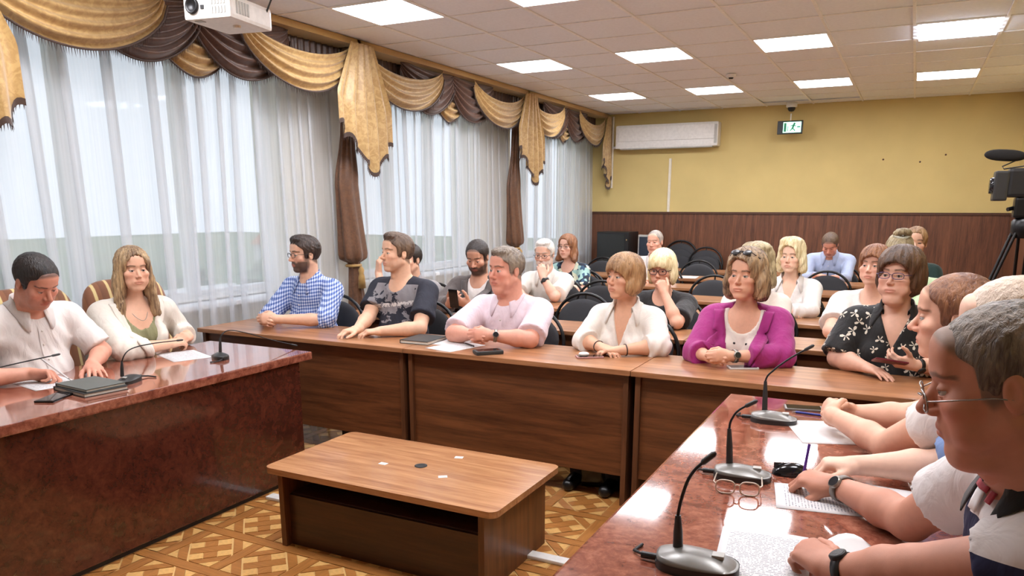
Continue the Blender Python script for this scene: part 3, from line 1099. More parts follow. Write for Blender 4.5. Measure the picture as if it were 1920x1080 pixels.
def mesh_obj(name, V, F, mat, parent, root, col=None, attr=None, smooth=True):
    me = bpy.data.meshes.new(name)
    V = np.asarray(V, np.float32) - np.asarray(root, np.float32)
    F = np.asarray(F, np.int32)
    me.vertices.add(len(V))
    me.vertices.foreach_set('co', V.ravel())
    me.loops.add(F.size)
    me.loops.foreach_set('vertex_index', F.ravel())
    me.polygons.add(len(F))
    me.polygons.foreach_set('loop_start', np.arange(0, F.size, F.shape[1], dtype=np.int32))
    me.polygons.foreach_set('use_smooth', np.full(len(F), smooth))
    me.update(calc_edges=True)
    me.validate()
    if col is not None:
        a = me.color_attributes.new('col', 'FLOAT_COLOR', 'POINT')
        a.data.foreach_set('color', np.concatenate([col, np.ones((len(col), 1))], 1).astype(np.float32).ravel())
    if attr is not None:
        a = me.attributes.new('tc', 'FLOAT_VECTOR', 'POINT')
        a.data.foreach_set('vector', np.asarray(attr, np.float32).ravel())
    return link(name, me, mat, parent)

# ---- materials of people
m, nt, b = newmat('skin')
at_ = N(nt, 'ShaderNodeAttribute')
at_.attribute_name = 'col'
v = coords(nt)
n = noise(nt, v, 55, 4)
mr = N(nt, 'ShaderNodeMapRange')
mr.inputs['To Min'].default_value = .9
mr.inputs['To Max'].default_value = 1.08
nt.links.new(n.outputs[0], mr.inputs[0])
mu = N(nt, 'ShaderNodeVectorMath', operation='SCALE')
nt.links.new(at_.outputs['Color'], mu.inputs[0])
nt.links.new(mr.outputs[0], mu.inputs['Scale'])
nt.links.new(mu.outputs[0], b.inputs['Base Color'])
b.inputs['Roughness'].default_value = .52
b.inputs['Specular IOR Level'].default_value = .4
n2 = noise(nt, v, 420, 2)
bump(nt, b, n2.outputs[0], .06, .002)
m, nt, b = newmat('eye_gloss')
at_ = N(nt, 'ShaderNodeAttribute')
at_.attribute_name = 'col'
nt.links.new(at_.outputs['Color'], b.inputs['Base Color'])
b.inputs['Roughness'].default_value = .12

def hairmat(name, dark, light, stretch=(70, 70, 9), rough=.42):
    if name in MATS:
        return MATS[name]
    m, nt, b = newmat(name)
    v = coords(nt, stretch)
    n = noise(nt, v, 1.6, 4, .6, .6)
    v2 = coords(nt, (9, 9, 5))
    n2 = noise(nt, v2, 1.2, 2)
    ad = N(nt, 'ShaderNodeMath', operation='MULTIPLY_ADD')
    ad.inputs[1].default_value = .5
    nt.links.new(n2.outputs[0], ad.inputs[0])
    h = N(nt, 'ShaderNodeMath', operation='MULTIPLY')
    h.inputs[1].default_value = .5
    nt.links.new(n.outputs[0], h.inputs[0])
    nt.links.new(h.outputs[0], ad.inputs[2])
    r = ramp(nt, ad.outputs[0], [(.40, lin(dark)), (.60, lin(light))])
    nt.links.new(r.outputs[0], b.inputs['Base Color'])
    b.inputs['Roughness'].default_value = rough
    bump(nt, b, n.outputs[0], .8, .008)
    return m

def clothmat(name, rgb, var=.03, rough=.8, wr=.22):
    """woven cloth with soft wrinkles"""
    if name in MATS:
        return MATS[name]
    m, nt, b = newmat(name)
    c = lin(rgb)
    v = coords(nt)
    n = noise(nt, v, 14, 3, .5, .8)
    r = ramp(nt, n.outputs[0], [(.3, tuple(x * (1 - var) for x in c)), (.7, tuple(min(1, x * (1 + var)) for x in c))])
    nt.links.new(r.outputs[0], b.inputs['Base Color'])
    b.inputs['Roughness'].default_value = rough
    b.inputs['Sheen Weight'].default_value = .15
    v2 = coords(nt, (1, 1, .55), (.3, .5, .2))
    n2 = noise(nt, v2, 17, 3, .45, 1.6)
    bump(nt, b, n2.outputs[0], wr, .03)
    return m

def tc_nodes(nt):
    a = N(nt, 'ShaderNodeAttribute')
    a.attribute_name = 'tc'
    s = N(nt, 'ShaderNodeSeparateXYZ')
    nt.links.new(a.outputs['Vector'], s.inputs[0])
    return a.outputs['Vector'], s.outputs

def mth(nt, op, a, b=None, c=None):
    n = N(nt, 'ShaderNodeMath', operation=op)
    for i, q in enumerate((a, b, c)):
        if q is None:
            continue
        if isinstance(q, (int, float)):
            n.inputs[i].default_value = q
        else:
            nt.links.new(q, n.inputs[i])
    return n.outputs[0]

def mixc(nt, fac, a, b):
    n = N(nt, 'ShaderNodeMix', data_type='RGBA')
    if isinstance(fac, (int, float)):
        n.inputs[0].default_value = fac
    else:
        nt.links.new(fac, n.inputs[0])
    for i, q in ((6, a), (7, b)):
        if isinstance(q, tuple):
            n.inputs[i].default_value = (*q[:3], 1)
        else:
            nt.links.new(q, n.inputs[i])
    return n.outputs[2]

# ---- hair shapes, in head units (x right, y forward, z up, eye line at z = 0)
def hair_field(style, vox):
    big = style in ('long', 'long_red')
    F = Field((-.15, -.17, -.34 if big else -.2), (.15, .15, .2), vox)
    def line(pts, op='i'):
        py = np.array([p[0] for p in pts])
        pz = np.array([p[1] for p in pts])
        F.fn(lambda X, Y, Z: (np.interp(Y, py, pz).astype(np.float32) - Z) * .75 + 0 * X, op, .006)
    def rough(a, fr=1.0):
        F.D += (a * np.sin(F.ax[0][:, None, None] * 210 * fr + 3 * np.sin(F.ax[2][None, None, :] * 60)) * np.sin(F.ax[1][None, :, None] * 170 * fr + 2 * np.sin(F.ax[2][None, None, :] * 70))).astype(np.float32)
    def strand(a, n=26):
        th = np.arctan2(F.ax[0][:, None], F.ax[1][None, :] + .012)
        rr = np.minimum(1, np.hypot(F.ax[0][:, None], F.ax[1][None, :]) / .06)
        F.D += (a * rr * (np.sin(th * n + 1.3 * np.sin(th * 5)) * .7 + .5 * np.sin(th * 61 + 2)))[:, :, None].astype(np.float32) * (1 + .0 * F.ax[2][None, None, :]) + (a * .6 * np.sin(th[:, :, None] * 11 + F.ax[2][None, None, :] * 60)).astype(np.float32)
    if style in ('short', 'crew', 'thick', 'thin', 'grey', 'bald_sides', 'receding', 'buzz'):
        t = {'short': .011, 'crew': .012, 'thick': .014, 'thin': .006, 'grey': .011, 'bald_sides': .006, 'receding': .010, 'buzz': .0045}[style]
        F.ell((0, -.012, .035), (.077 + t, .098 + t, .086 + t))
        if style in ('crew', 'thick'):
            F.ell((0, .035, .108), (.055, .058, .03), .02)
        if style == 'grey':
            F.ell((0, .03, .105), (.06, .06, .028), .02)
        front = {'short': .078, 'crew': .076, 'thick': .074, 'thin': .09, 'grey': .082, 'bald_sides': .12, 'receding': .088, 'buzz': .082}[style]
        line([(-.12, -.075), (-.06, -.07), (-.02, -.045), (.0, -.02), (.022, -.03), (.034, -.015), (.04, .04), (.062, .058), (.085, front), (.12, front + .012)])
        F.both((.0785, -.006, -.012), (.016, .021, .032), .004, 's')
        if style == 'bald_sides':
            F.ell((0, .03, .13), (.072, .105, .07), .01, 's')
        if style == 'receding':
            F.both((.05, .10, .10), (.022, .03, .03), .014, 's')
        rough(.0022 if style in ('crew', 'thick', 'grey') else .0012)
    elif style in ('bob', 'bob_dark', 'bob_big', 'blond_bob', 'pixie', 'updo', 'waves', 'long', 'long_red', 'bun'):
        if style in ('bob',):
            F.ell((0, -.003, .042), (.095, .121, .1))
            F.ell((0, -.03, -.02), (.095, .095, .085), .03)
            F.both((.072, .0, -.05), (.03, .055, .05), .02)
        elif style == 'blond_bob':
            F.ell((0, -.003, .044), (.094, .122, .101))
            F.both((.075, -.005, -.035), (.027, .06, .075), .025)
            F.ell((0, -.06, -.04), (.085, .06, .07), .03)
        elif style == 'bob_dark':
            F.ell((0, -.006, .048), (.1, .128, .1))
            F.ell((0, -.045, -.02), (.1, .09, .09), .03)
            F.both((.078, -.01, -.02), (.026, .055, .06), .025)
        elif style == 'bob_big':
            F.ell((0, -.006, .055), (.102, .124, .104))
            F.both((.088, -.01, -.03), (.034, .06, .07), .03)
            F.both((.085, -.02, -.09), (.036, .05, .035), .025)
            F.ell((0, -.06, -.05), (.1, .065, .09), .03)
        elif style == 'pixie':
            F.ell((0, -.003, .044), (.092, .12, .098))
            F.both((.078, .0, -.01), (.016, .04, .05), .02)
            F.ell((0, -.06, -.03), (.075, .05, .06), .03)
        elif style == 'waves':
            F.ell((0, -.003, .06), (.1, .122, .104))
            F.both((.085, .0, -.02), (.03, .05, .06), .03)
            F.both((.088, -.02, -.085), (.034, .045, .04), .025)
            F.ell((0, -.06, -.05), (.09, .06, .09), .03)
            F.both((.04, .045, .125), (.045, .045, .03), .02)
        elif style == 'updo' or style == 'bun':
            F.ell((0, -.007, .04), (.089, .114, .098))
            F.ell((0, -.05, -.03), (.07, .06, .05), .02)
            if style == 'bun':
                for a in range(9):
                    q = a * 2 * math.pi / 9
                    F.ell((.034 * math.cos(q), .0 + .05 * math.sin(q) * .5 - .0, .145 + .032 * math.sin(q)), (.026, .024, .022), .008)
        elif style in ('long', 'long_red'):
            F.ell((0, -.007, .042), (.092, .117, .099))
            F.both((.076, .002, -.05), (.026, .05, .1), .03)
            F.capb((.082, -.01, -.06), (.10, .035, -.26 if style == 'long' else -.13), .034, .024, .03)
            F.ell((0, -.06, -.08), (.09, .05, .14), .03)
        # face opening
        if style in ('long', 'long_red', 'updo', 'bun'):
            F.ell((0, .115, -.005), (.066, .085, .098), .008, 's')
            F.ell((0, .1, -.13), (.062, .08, .16), .01, 's')
            if style == 'long':
                F.ell((-.004, .128, .075), (.022, .045, .05), .012, 's')
        elif style == 'bob':
            F.ell((0, .12, -.035), (.088, .095, .078), .008, 's')
            F.ell((0, .09, -.12), (.06, .09, .08), .01, 's')
        elif style == 'blond_bob':
            F.ell((0, .12, -.035), (.084, .09, .07), .008, 's')
            F.ell((0, .09, -.12), (.06, .085, .09), .01, 's')
        elif style in ('bob_dark', 'pixie'):
            F.ell((-.008, .115, -.018), (.078, .09, .082), .008, 's', R=np.array([[.96, 0, -.28], [0, 1, 0], [.28, 0, .96]]))
            F.ell((0, .09, -.12), (.064, .09, .1), .01, 's')
        else:
            F.ell((.010, .118, .004), (.074, .088, .092), .01, 's')
            F.ell((0, .09, -.12), (.062, .09, .12), .01, 's')
        if style in ('pixie', 'updo', 'bun'):
            F.both((.09, .0, -.02), (.02, .022, .034), .006, 's')
        strand(.0036 if style in ('waves', 'bob_big', 'long', 'long_red') else .0026)
        F.ell((0, -.005, -.20), (.048, .052, .14), .008, 's')
    return F

def head_field(p, vox, neck_to):
    F = Field((-.1, -.125, -.175), (.1, .135, .135), vox)
    fem = p.get('fem')
    fat = p.get('fat', 0)
    F.ell((0, -.012, .035), (.077, .098, .086))
    j = .88 if fem else 1
    F.ell((0, .026, -.03), (.063 * (.95 if fem else 1) + fat * .006, .066, .088), .02)
    F.capb((.054 * j + fat * .007, .0, -.052), (.022 * j + fat * .008, .062, -.099), .021 * j, .018 * j, .02)
    F.ell((0, .069, -.101), (.021 if fem else .026, .021, .018), .016)
    F.both((.043, .062, -.022), (.026, .024, .022), .018)
    F.both((.036 + fat * .007, .060, -.062), (.022 + fat * .006, .019, .025), .02)
    if fat > .5:
        F.ell((0, .04, -.12), (.045, .045, .022), .02)
    F.ell((0, .074 if fem else .077, .030), (.05, .018, .012 if fem else .013), .016)
    F.ell((0, .07, .06), (.05, .022, .035), .02)
    F.both((.032, .101, .002), (.021, .016, .0135), .010, 's')
    # nose
    F.cap((0, .084, .012), (0, .112 if not fem else .107, -.028), .0072 if not fem else .006, .0112 if not fem else .0092, .010)
    F.both((.0115 if not fem else .0098, .098, -.034), (.0085 if not fem else .007, .011, .0075), .006)
    # mouth
    F.ell((0, .078, -.064), (.032, .017, .021), .016)
    F.ell((0, .0915, -.0608), (.022, .0068, .0048), .005)
    F.ell((0, .0905, -.0722), (.019, .0072, .0056), .005)
    F.ell((0, .102, -.0665), (.026, .009, .0013), .0025, 's')
    # eyelids over the eyeballs
    for sx in (-1, 1):
        c = np.array([sx * .031, .0765, .002])
        def lid(X, Y, Z, c=c):
            r = np.sqrt((X - c[0]) ** 2 + (Y - c[1]) ** 2 + (Z - c[2]) ** 2)
            d = r - .0152
            open_ = np.maximum(Z - c[2] - p.get('lid', .0034), -(Z - c[2]) - .0052)
            return np.maximum(d, -open_ * 1.0)
        F.put(lid, c - .02, c + .02, .003, 'u')
    # ears
    for sx in (-1, 1):
        F.ell((sx * .0785, -.008, -.004), (.009, .017, .031), .005)
        F.ell((sx * .088, -.004, .002), (.006, .009, .017), .004, 's')
    a = np.array([0, -.022, -.055])
    F.cap(a, neck_to, .051 if fem else .061 + fat * .006, .054 if fem else .067 + fat * .008, .022)
    if not fem:
        F.ell((0, .03, -.145), (.012, .014, .014), .015)
    return F

def face_colors(q, p):
    """pigment of the head plus painted shade between the lips, q in head units"""
    skin = np.array(lin(p.get('skin', (222, 172, 144))))
    x, y, z = np.abs(q[:, 0]), q[:, 1], q[:, 2]
    C = np.tile(skin, (len(q), 1))
    def mixin(mask, col):
        C[:] = C * (1 - mask[:, None]) + np.asarray(col) * mask[:, None]
    sm = lambda t: np.clip(t, 0, 1)
    red = skin * np.array([1.0, .72, .70])
    g = np.exp(-(((x - .045) / .026) ** 2 + ((z + .03) / .028) ** 2)) * (y > .03)
    mixin(.45 * g * p.get('rosy', 1), red)
    g = np.exp(-((x / .018) ** 2 + ((z + .03) / .02) ** 2)) * (y > .09)
    mixin(.4 * g, red)
    hairc = np.array(lin(p.get('brow', (70, 50, 38))))
    bd = p.get('beard')
    if bd:
        bc = np.array(lin(bd[0]))
        mk = sm((-.035 - .35 * np.maximum(0, x - .03) * 0 - z) / .012) * sm((y - .005) / .015) * sm((.135 + z) / .02)
        mk = np.maximum(mk, sm((x - .05) / .01) * sm((-z + .0) / .02) * sm((y - .0) / .01) * sm((.05 - y) / .02) * .8)
        cheek = sm((z + .055) / .012) * sm((.05 - x) / .01) * (y > .05)
        mk = mk * (1 - .85 * cheek * (x > .027))
        mixin(bd[1] * mk, bc)
    if p.get('scalp') is not None:
        ly = np.interp(y, [-.12, -.06, -.02, .0, .022, .034, .04, .062, .085, .12], [-.075, -.07, -.045, -.02, -.03, -.015, .04, .058, p['scalp'][1], p['scalp'][1] + .012])
        mk = sm((z - ly + .003) / .014) * (1 - sm((x - .074) / .004) * (np.abs(z + .004) < .034))
        mixin(.8 * mk, np.array(lin(p['scalp'][0])))
    lips = sm((1.12 - np.sqrt((x / .0255) ** 2 + ((z + .0665) / .0115) ** 2)) / .2) * (y > .07)
    mixin(lips * p.get('lip', .55), skin * np.array(p.get('lipc', (.80, .42, .42))))
    gr = np.exp(-((z + .0665) / .0018) ** 2) * (x < .026) * (y > .085)  # shade in the crease between the lips, painted into the skin colour
    mixin(.5 * gr, skin * .35)
    # brows
    bz = .0275 + .004 * np.clip((x - .012) / .024, 0, 1) - .009 * np.clip((x - .040) / .016, 0, 1)
    br = sm((.0056 - np.abs(z - bz)) / .003) * sm((x - .010) / .004) * sm((.056 - x) / .004) * (y > .045)
    mixin(br * p.get('brown', .8), hairc)
    # lash line
    ls = np.exp(-(((np.hypot(x - .031, (z - .002) * 1.6)) - .0105) / .003) ** 2) * (y > .06) * (z > .001)
    mixin(ls * p.get('lash', .45), (.03, .02, .018))
    if p.get('paint_eyes'):
        e = sm((1.1 - np.hypot((x - .031) / .013, (z - .002) / .0055)) / .3) * (y > .06)
        mixin(.85 * e, (.035, .028, .024))
    return C

def hand_prims(F, W, f, pn, right, curl, s=1.0, spread=.1, thumb='rest', inw=None):
    f = nz(f)
    pn = np.asarray(pn, float)
    pn = nz(pn - f * (pn @ f))
    t = np.cross(pn, f) * (-1 if right else 1)
    W = np.asarray(W, float)
    L = lambda a, b, c: W + s * (a * f + b * t + c * pn)
    k = .007
    F.cap(L(-.02, 0, 0), L(.02, 0, 0), .026 * s, .026 * s, .012)
    F.cap(L(.03, .018, 0), L(.085, .024, .0), .017 * s, .0135 * s, .012)
    F.cap(L(.03, .004, 0), L(.09, .008, -.002), .018 * s, .0135 * s, .012)
    F.cap(L(.03, -.008, 0), L(.088, -.009, -.001), .018 * s, .0135 * s, .012)
    F.cap(L(.025, -.018, .002), L(.08, -.026, .001), .017 * s, .0125 * s, .012)
    F.cap(L(.02, .022, .006), L(.055, .030, .008), .018 * s, .014 * s, .012)
    roots = [(.088, .026, 0), (.094, .0085, -.002), (.090, -.0095, -.001), (.082, -.0265, .001)]
    lens = [(.042, .026, .020), (.046, .030, .021), (.043, .027, .020), (.034, .020, .018)]
    rad = [.0092, .0095, .0090, .0080]
    for i in range(4):
        c = curl[i] if isinstance(curl[0], (list, tuple)) else curl
        P = L(*roots[i])
        a = 0.0
        d0 = nz(f + t * spread * (1.5 - i) * .5)
        for j in range(3):
            a += math.radians(c[j])
            d = d0 * math.cos(a) + pn * math.sin(a)
            Q = P + d * lens[i][j] * s
            r0 = rad[i] * s * (1 - .08 * j)
            F.cap(P, Q, r0, r0 * .9, .0035 if j else .008)
            P = Q
    if thumb == 'rest':
        ds = [(.75, .62, .25), (.92, .30, .28), (.97, .05, .25)]
    elif thumb == 'over':
        ds = [(.70, .50, .50), (.85, -.1, .50), (.7, -.6, .35)]
    elif thumb == 'up':
        ds = [(.6, .7, .1), (.75, .6, .1), (.9, .4, .1)]
    else:
        ds = [(.65, .50, .60), (.85, .05, .55), (.9, -.2, .35)]
    P = L(.022, .024, .006)
    for j, (d, l, r) in enumerate(zip(ds, (.044, .034, .027), (.0135, .0115, .0100))):
        d = nz(d)
        Q = P + s * l * (d[0] * f + d[1] * t + d[2] * pn)
        F.cap(P, Q, r * s, r * .9 * s, .006)
        P = Q

POSES = {'flat': (14, 12, 8), 'relax': (28, 34, 20), 'curled': (52, 62, 32), 'fist': (72, 88, 52), 'clasp': (48, 62, 30), 'hold': (38, 48, 28),
         'write': ((38, 48, 20), (46, 56, 26), (60, 70, 40), (66, 76, 44))}

def solve_arm(S, Wr, hint, la, lf):
    S, Wr = np.asarray(S, float), np.asarray(Wr, float)
    d = Wr - S
    L = np.linalg.norm(d)
    if L > (la + lf) * .995:
        q = L / ((la + lf) * .995)
        la, lf = la * q, lf * q
    x = (la * la - lf * lf + L * L) / (2 * L)
    h = math.sqrt(max(0, la * la - x * x))
    u = d / L
    hv = np.asarray(hint, float)
    hv = hv - u * (hv @ u)
    return S + u * x + nz(hv) * h
def torso_prims(F, p, Lt, inf, k=.03, arms=True):
    w, b, fem = p['sw'], p.get('b', 1), p.get('fem')
    F.ell((0, -.005, -.17), (w * .86 + inf, .108 * b + inf, .185 + inf), k)
    F.cap((-w * .82, -.012, -.062), (w * .82, -.012, -.062), .058 + inf, .058 + inf, k)
    F.ell((0, .018 * b, -.34), ((.142 if fem else .15) * b + inf, .112 * b + inf, .17 + inf), k + .02)
    F.ell((0, .01, -Lt + .02), (.172 * b + inf, .128 * b + inf, .14 + inf), k + .02)
    F.capb((.028, -.026, -.022), (w * .78, -.022, -.062), .044 + inf * .6, .044 + inf, k)
    if fem:
        F.both((.075, .082 * b, -.205), (.066 + inf * .6, .056 + inf * .6, .066), .03)
    elif b > 1.1:
        F.ell((0, .07 * b, -.36), (.12 * b + inf, .10 * b + inf, .15), .05)
    for s in (-1, 1):
        F.ell((s * (w - .004), -.006, -.078), (.056 + inf, .058 + inf, .062 + inf), k)

def ring_tube(mb, C, ax, r, wid, th=.004, seg=28):
    """flat band (strap) round an axis"""
    ax = nz(ax)
    a = nz(np.cross(ax, (0, 0, 1) if abs(ax[2]) < .9 else (1, 0, 0)))
    b_ = np.cross(ax, a)
    prof = [(-wid / 2, r), (-wid / 2, r + th), (wid / 2, r + th), (wid / 2, r)]
    vs, fs = [], []
    for k in range(seg):
        q = 2 * math.pi * k / seg
        for h, rr in prof:
            vs.append(tuple(np.asarray(C) + ax * h + (a * math.cos(q) + b_ * math.sin(q)) * rr))
    for k in range(seg):
        for j in range(4):
            fs.append((k * 4 + j, k * 4 + (j + 1) % 4, ((k + 1) % seg) * 4 + (j + 1) % 4, ((k + 1) % seg) * 4 + j))
    mb.add(vs, fs, True)

def person(p):
    fem = p.get('fem', False)
    hs = p.get('hs', .98 if fem else 1.03)
    p.setdefault('sw', .165 if fem else .19)
    bgt = p.get('b', 1)
    det = p.get('det', 1)                       # 0 far, 1 mid, 2 near
    vh = {0: .0052, 1: .0038, 2: .0030}[det]
    va = {0: .0075, 1: .0055, 2: .0045}[det]
    vs_ = {0: .014, 1: .010, 2: .008}[det]
    Hc = np.array(p['head'], float)
    HF = Frame(Hc, p['hy'], p.get('hp', 0), p.get('hr', 0))
    ft = Frame((0, 0, 0), p['ty'])
    Ft, Xt = ft.R[:, 1], ft.R[:, 0]
    nb = p.get('nb', (-.048, 0, -.18))
    NB = Hc + Ft * nb[0] + Xt * nb[1] + np.array([0, 0, nb[2]])
    pel = NB - Ft * p.get('lean', .06) - Xt * p.get('side', 0)
    pel[2] = .58
    root = np.array([pel[0], pel[1], 0.0])
    U = nz(NB - pel)
    X = nz(np.cross(Ft, U))
    TF = Frame.axes(NB, X, np.cross(U, X), U)
    Lt = float(np.linalg.norm(NB - pel))
    R = thing('person', p['label'], 'person', tuple(root))
    skin = np.array(lin(p.get('skin', (222, 172, 144))))

    # arms
    A = {}
    for sd in ('R', 'L'):
        q = p.get(sd)
        if q is None:
            continue
        sg = 1 if sd == 'R' else -1
        Sh = TF.out((sg * p['sw'], .0, -.078))
        Wr = np.array(q['w'], float)
        hint = q.get('hint', None)
        if hint is None:
            hint = X * sg * .7 - np.array([0, 0, 1.0]) - Ft * .2
        k = p.get('as', .93 if fem else 1.0)
        El = np.array(q['el'], float) if 'el' in q else solve_arm(Sh, Wr, hint, .285 * k, .245 * k)
        A[sd] = (Sh, El, Wr, q)

    # body: head + chest + arms in one mesh
    Vs, Fs, Cs = [], [], []
    def addm(V, F, C):
        o = sum(len(v) for v in Vs)
        Vs.append(V)
        Fs.append(F + o)
        Cs.append(C)
    nlow = TF.out((0, .012, -.05))
    if p.get('hair') and p['hair'][0] in ('short', 'crew', 'thick', 'grey', 'receding', 'buzz'):
        sc_col = {'hair_black': (34, 28, 26), 'hair_darkbrown': (48, 36, 30), 'hair_brown_crop': (96, 76, 60), 'hair_greybrown': (112, 100, 88), 'hair_white': (214, 206, 198), 'hair_auburn': (130, 88, 62)}.get(p['hair'][1], (90, 70, 56))
        fz = {'short': .078, 'crew': .076, 'thick': .074, 'grey': .082, 'receding': .088, 'buzz': .082}[p['hair'][0]]
        p['scalp'] = (sc_col, fz)
    H = head_field(p, vh / hs, HF.inn(nlow) / hs)
    V, F = H.mesh()
    addm(HF.out(V * hs), F, face_colors(V, p))
    ch = Field((-.25, -.17, -.36), (.25, .17, .08), .009)
    torso_prims(ch, p, Lt, 0, .03)
    ntop = TF.inn(HF.out(np.array([0, -.022, -.055]) * hs))
    ch.cap(ntop, (0, .012, -.05), (.051 if fem else .061 + p.get('fat', 0) * .006) * hs, (.054 if fem else .067 + p.get('fat', 0) * .008) * hs, .04)
    V, F = ch.mesh()
    V = V[:, :]
    addm(TF.out(V), F, np.tile(skin, (len(V), 1)))
    top = p['top']
    slv = top.get('sleeve', .5)
    if 'jacket' in p:
        slv = max(slv, p['jacket']['sleeve'])
    af = p.get('arm', 1.0)
    for sd, (Sh, El, Wr, q) in A.items():
        if slv > 1:
            st = El + (Wr - El) * max(0, slv - 1 - .35)
        else:
            st = Sh + (El - Sh) * max(0, slv - .25)
        fd = nz(q.get('f', Wr - El))
        hl = .21
        pts = np.array([st, Wr, Wr + fd * hl * .95, Wr + nz(q.get('pn', (0, 0, -1))) * .09] + ([El] if slv <= 1 else []))
        lo, hi = pts.min(0) - .062, pts.max(0) + .062
        G = Field(lo, hi, va)
        if slv <= 1:
            G.cap(Sh, El, .053 * af, .043 * af, .012)
            G.ell(El, (.042 * af,) * 3, .012)
        mid = El + (Wr - El) * .33
        G.cap(El, mid, .042 * af, .043 * af, .012)
        G.cap(mid, Wr, .043 * af, .0275 * (.92 if fem else 1.05), .014)
        hand_prims(G, Wr, fd, q.get('pn', (0, 0, -1)), sd == 'R', POSES[q.get('pose', 'relax')], q.get('s', .92 if fem else 1.04), q.get('spread', .1), q.get('thumb', 'rest'))
        V, F = G.mesh()
        c = np.tile(skin, (len(V), 1))
        dk = np.exp(-(np.linalg.norm(V - (Wr + fd * .1), axis=1) / .05) ** 2)[:, None]
        c = c * (1 - .25 * dk) + (skin * np.array([1.0, .78, .74])) * .25 * dk
        addm(V, F, c)
    mesh_obj('body', np.concatenate(Vs), np.concatenate(Fs), 'skin', R, root, np.concatenate(Cs))

    # eyes
    if not p.get('paint_eyes'):
        iris = np.array(lin(p.get('iris', (66, 58, 50))))
        for sx in (-1, 1):
            mb = MB()
            ellipsoid_mesh(mb, (0, 0, 0), (.0128, .0128, .0128), None, 18, 14)
            E = np.array(mb.v)
            g = nz((p.get('gx', 0), 1, p.get('gz', -.03)))
            an = E @ g / .0128
            C = np.tile(np.array((.52, .49, .47)), (len(E), 1))
            C[an > .86] = iris
            C[an > .955] = (.01, .01, .01)
            V = HF.out((E + np.array([sx * .031, .0765, .002])) * hs)
            mesh_obj('eye', V, np.array([f for f in mb.f]), 'eye_gloss', R, root, C)

    # hair
    if p.get('hair'):
        st, mt = p['hair']
        Fh = hair_field(st, vh * 1.25)
        V, F = Fh.mesh()
        ho = mesh_obj('hair', HF.out(V * hs), F, mt, R, root)
        if st == 'bun':
            sc_ = MB()
            sc_.tube([tuple(HF.out(np.array((.045 * math.cos(a), .03 * math.sin(a), .128 + .006 * math.sin(3 * a))) * hs) - root) for a in [2 * math.pi * k / 20 for k in range(21)]], .012, 8)
            sc_.build('scrunchie', 'scrunchie_grey', ho)
    if p.get('beard3d'):
        Fb = Field((-.09, -.03, -.16), (.09, .12, .02), vh * 1.2)
        Fb.capb((.066, .004, -.02), (.058, .012, -.06), .008, .012, .01)
        Fb.capb((.056, .014, -.06), (.022, .064, -.108), .017, .016, .014)
        Fb.ell((0, .072, -.106), (.028, .022, .02), .014)
        Fb.capb((.028, .082, -.075), (.024, .078, -.09), .006, .008, .01)
        Fb.capb((.004, .098, -.0505), (.027, .084, -.066), .005, .0045, .008)
        V, F = Fb.mesh()
        mesh_obj('beard', HF.out(V * hs), F, p['beard3d'], R, root)

    # clothes
    def garment(name, g, vox):
        inf = g.get('infl', .012)
        sl = g.get('sleeve', .5)
        pts = [(-p['sw'] - .1, -.2, -Lt - .16), (p['sw'] + .1, .2 + .05 * bgt, .08)]
        for sd, (Sh, El, Wr, q) in A.items():
            pts.append(TF.inn(El))
            if sl > 1:
                pts.append(TF.inn(Wr))
        pts = np.array(pts)
        G = Field(pts.min(0) - .11, pts.max(0) + .11, vox)
        torso_prims(G, p, Lt, inf, .03)
        ax_ = G.ax
        for sd, (Sh, El, Wr, q) in A.items():
            S_, E_, W_ = TF.inn(Sh), TF.inn(El), TF.inn(Wr)
            lo_ = g.get('loose', .009)
            if sl <= 1:
                en = S_ + (E_ - S_) * sl
                G.cap(S_, en, .054 * af, .049 * af + lo_, .03, flat=True, infl=inf)
            elif sl > 1:
                G.cap(S_, E_, .054 * af, .044 * af + lo_ * .5, .03, infl=inf)
                en = E_ + (W_ - E_) * (sl - 1)
                rr = .043 + (.030 - .043) * (sl - 1)
                G.cap(E_, en, .045 * af, rr + lo_, .012, flat=True, infl=inf)
        # folds
        sx = p.get('seed', int(abs(Hc[0] * 100))) % 17
        Xg, Yg, Zg = ax_[0][:, None, None], ax_[1][None, :, None], ax_[2][None, None, :]
        G.D += (g.get('fold', .0035) * np.sin(55 * (Zg + .45 * Xg * np.sign(Xg) + .25 * np.sin(9 * Xg + sx)) + 4 * np.sin(13 * Yg + sx)) * np.clip(-Zg * 5 - .1, .15, 1)).astype(np.float32)
        nk = g.get('neck')
        if nk:
            if nk[0] == 'v':
                zv, slp = nk[1], nk[2]
                G.fn(lambda X_, Y_, Z_: np.maximum(np.abs(X_) - np.maximum((Z_ - zv) * slp, -.01), .02 - Y_) * .9, 's', .004)
            elif nk[0] == 'open':
                zv, slp, gap = nk[1], nk[2], nk[3]
                G.fn(lambda X_, Y_, Z_: np.maximum(np.abs(X_) - np.maximum((Z_ - zv) * slp, 0) - gap, .02 - Y_) * .9, 's', .004)
            else:
                G.ell((0, .055, nk[1]), (nk[2], .11, nk[3]), .004, 's')
            G.ell((0, .012, .02), (.058, .06, .08), .01, 's')
        else:
            G.ell((0, .012, .03), (.06, .062, .06), .01, 's')
        V, F = G.mesh()
        o = mesh_obj(name, TF.out(V), F, g['mat'], R, root, None, V)
        return o, V, F
    o_in, Vt, Ftp = garment(top.get('name', 'shirt'), top, vs_)
    outer, Vo, Fo = o_in, Vt, Ftp
    if 'jacket' in p:
        outer, Vo, Fo = garment(p['jacket'].get('name', 'jacket'), p['jacket'], vs_)
    bvh = None
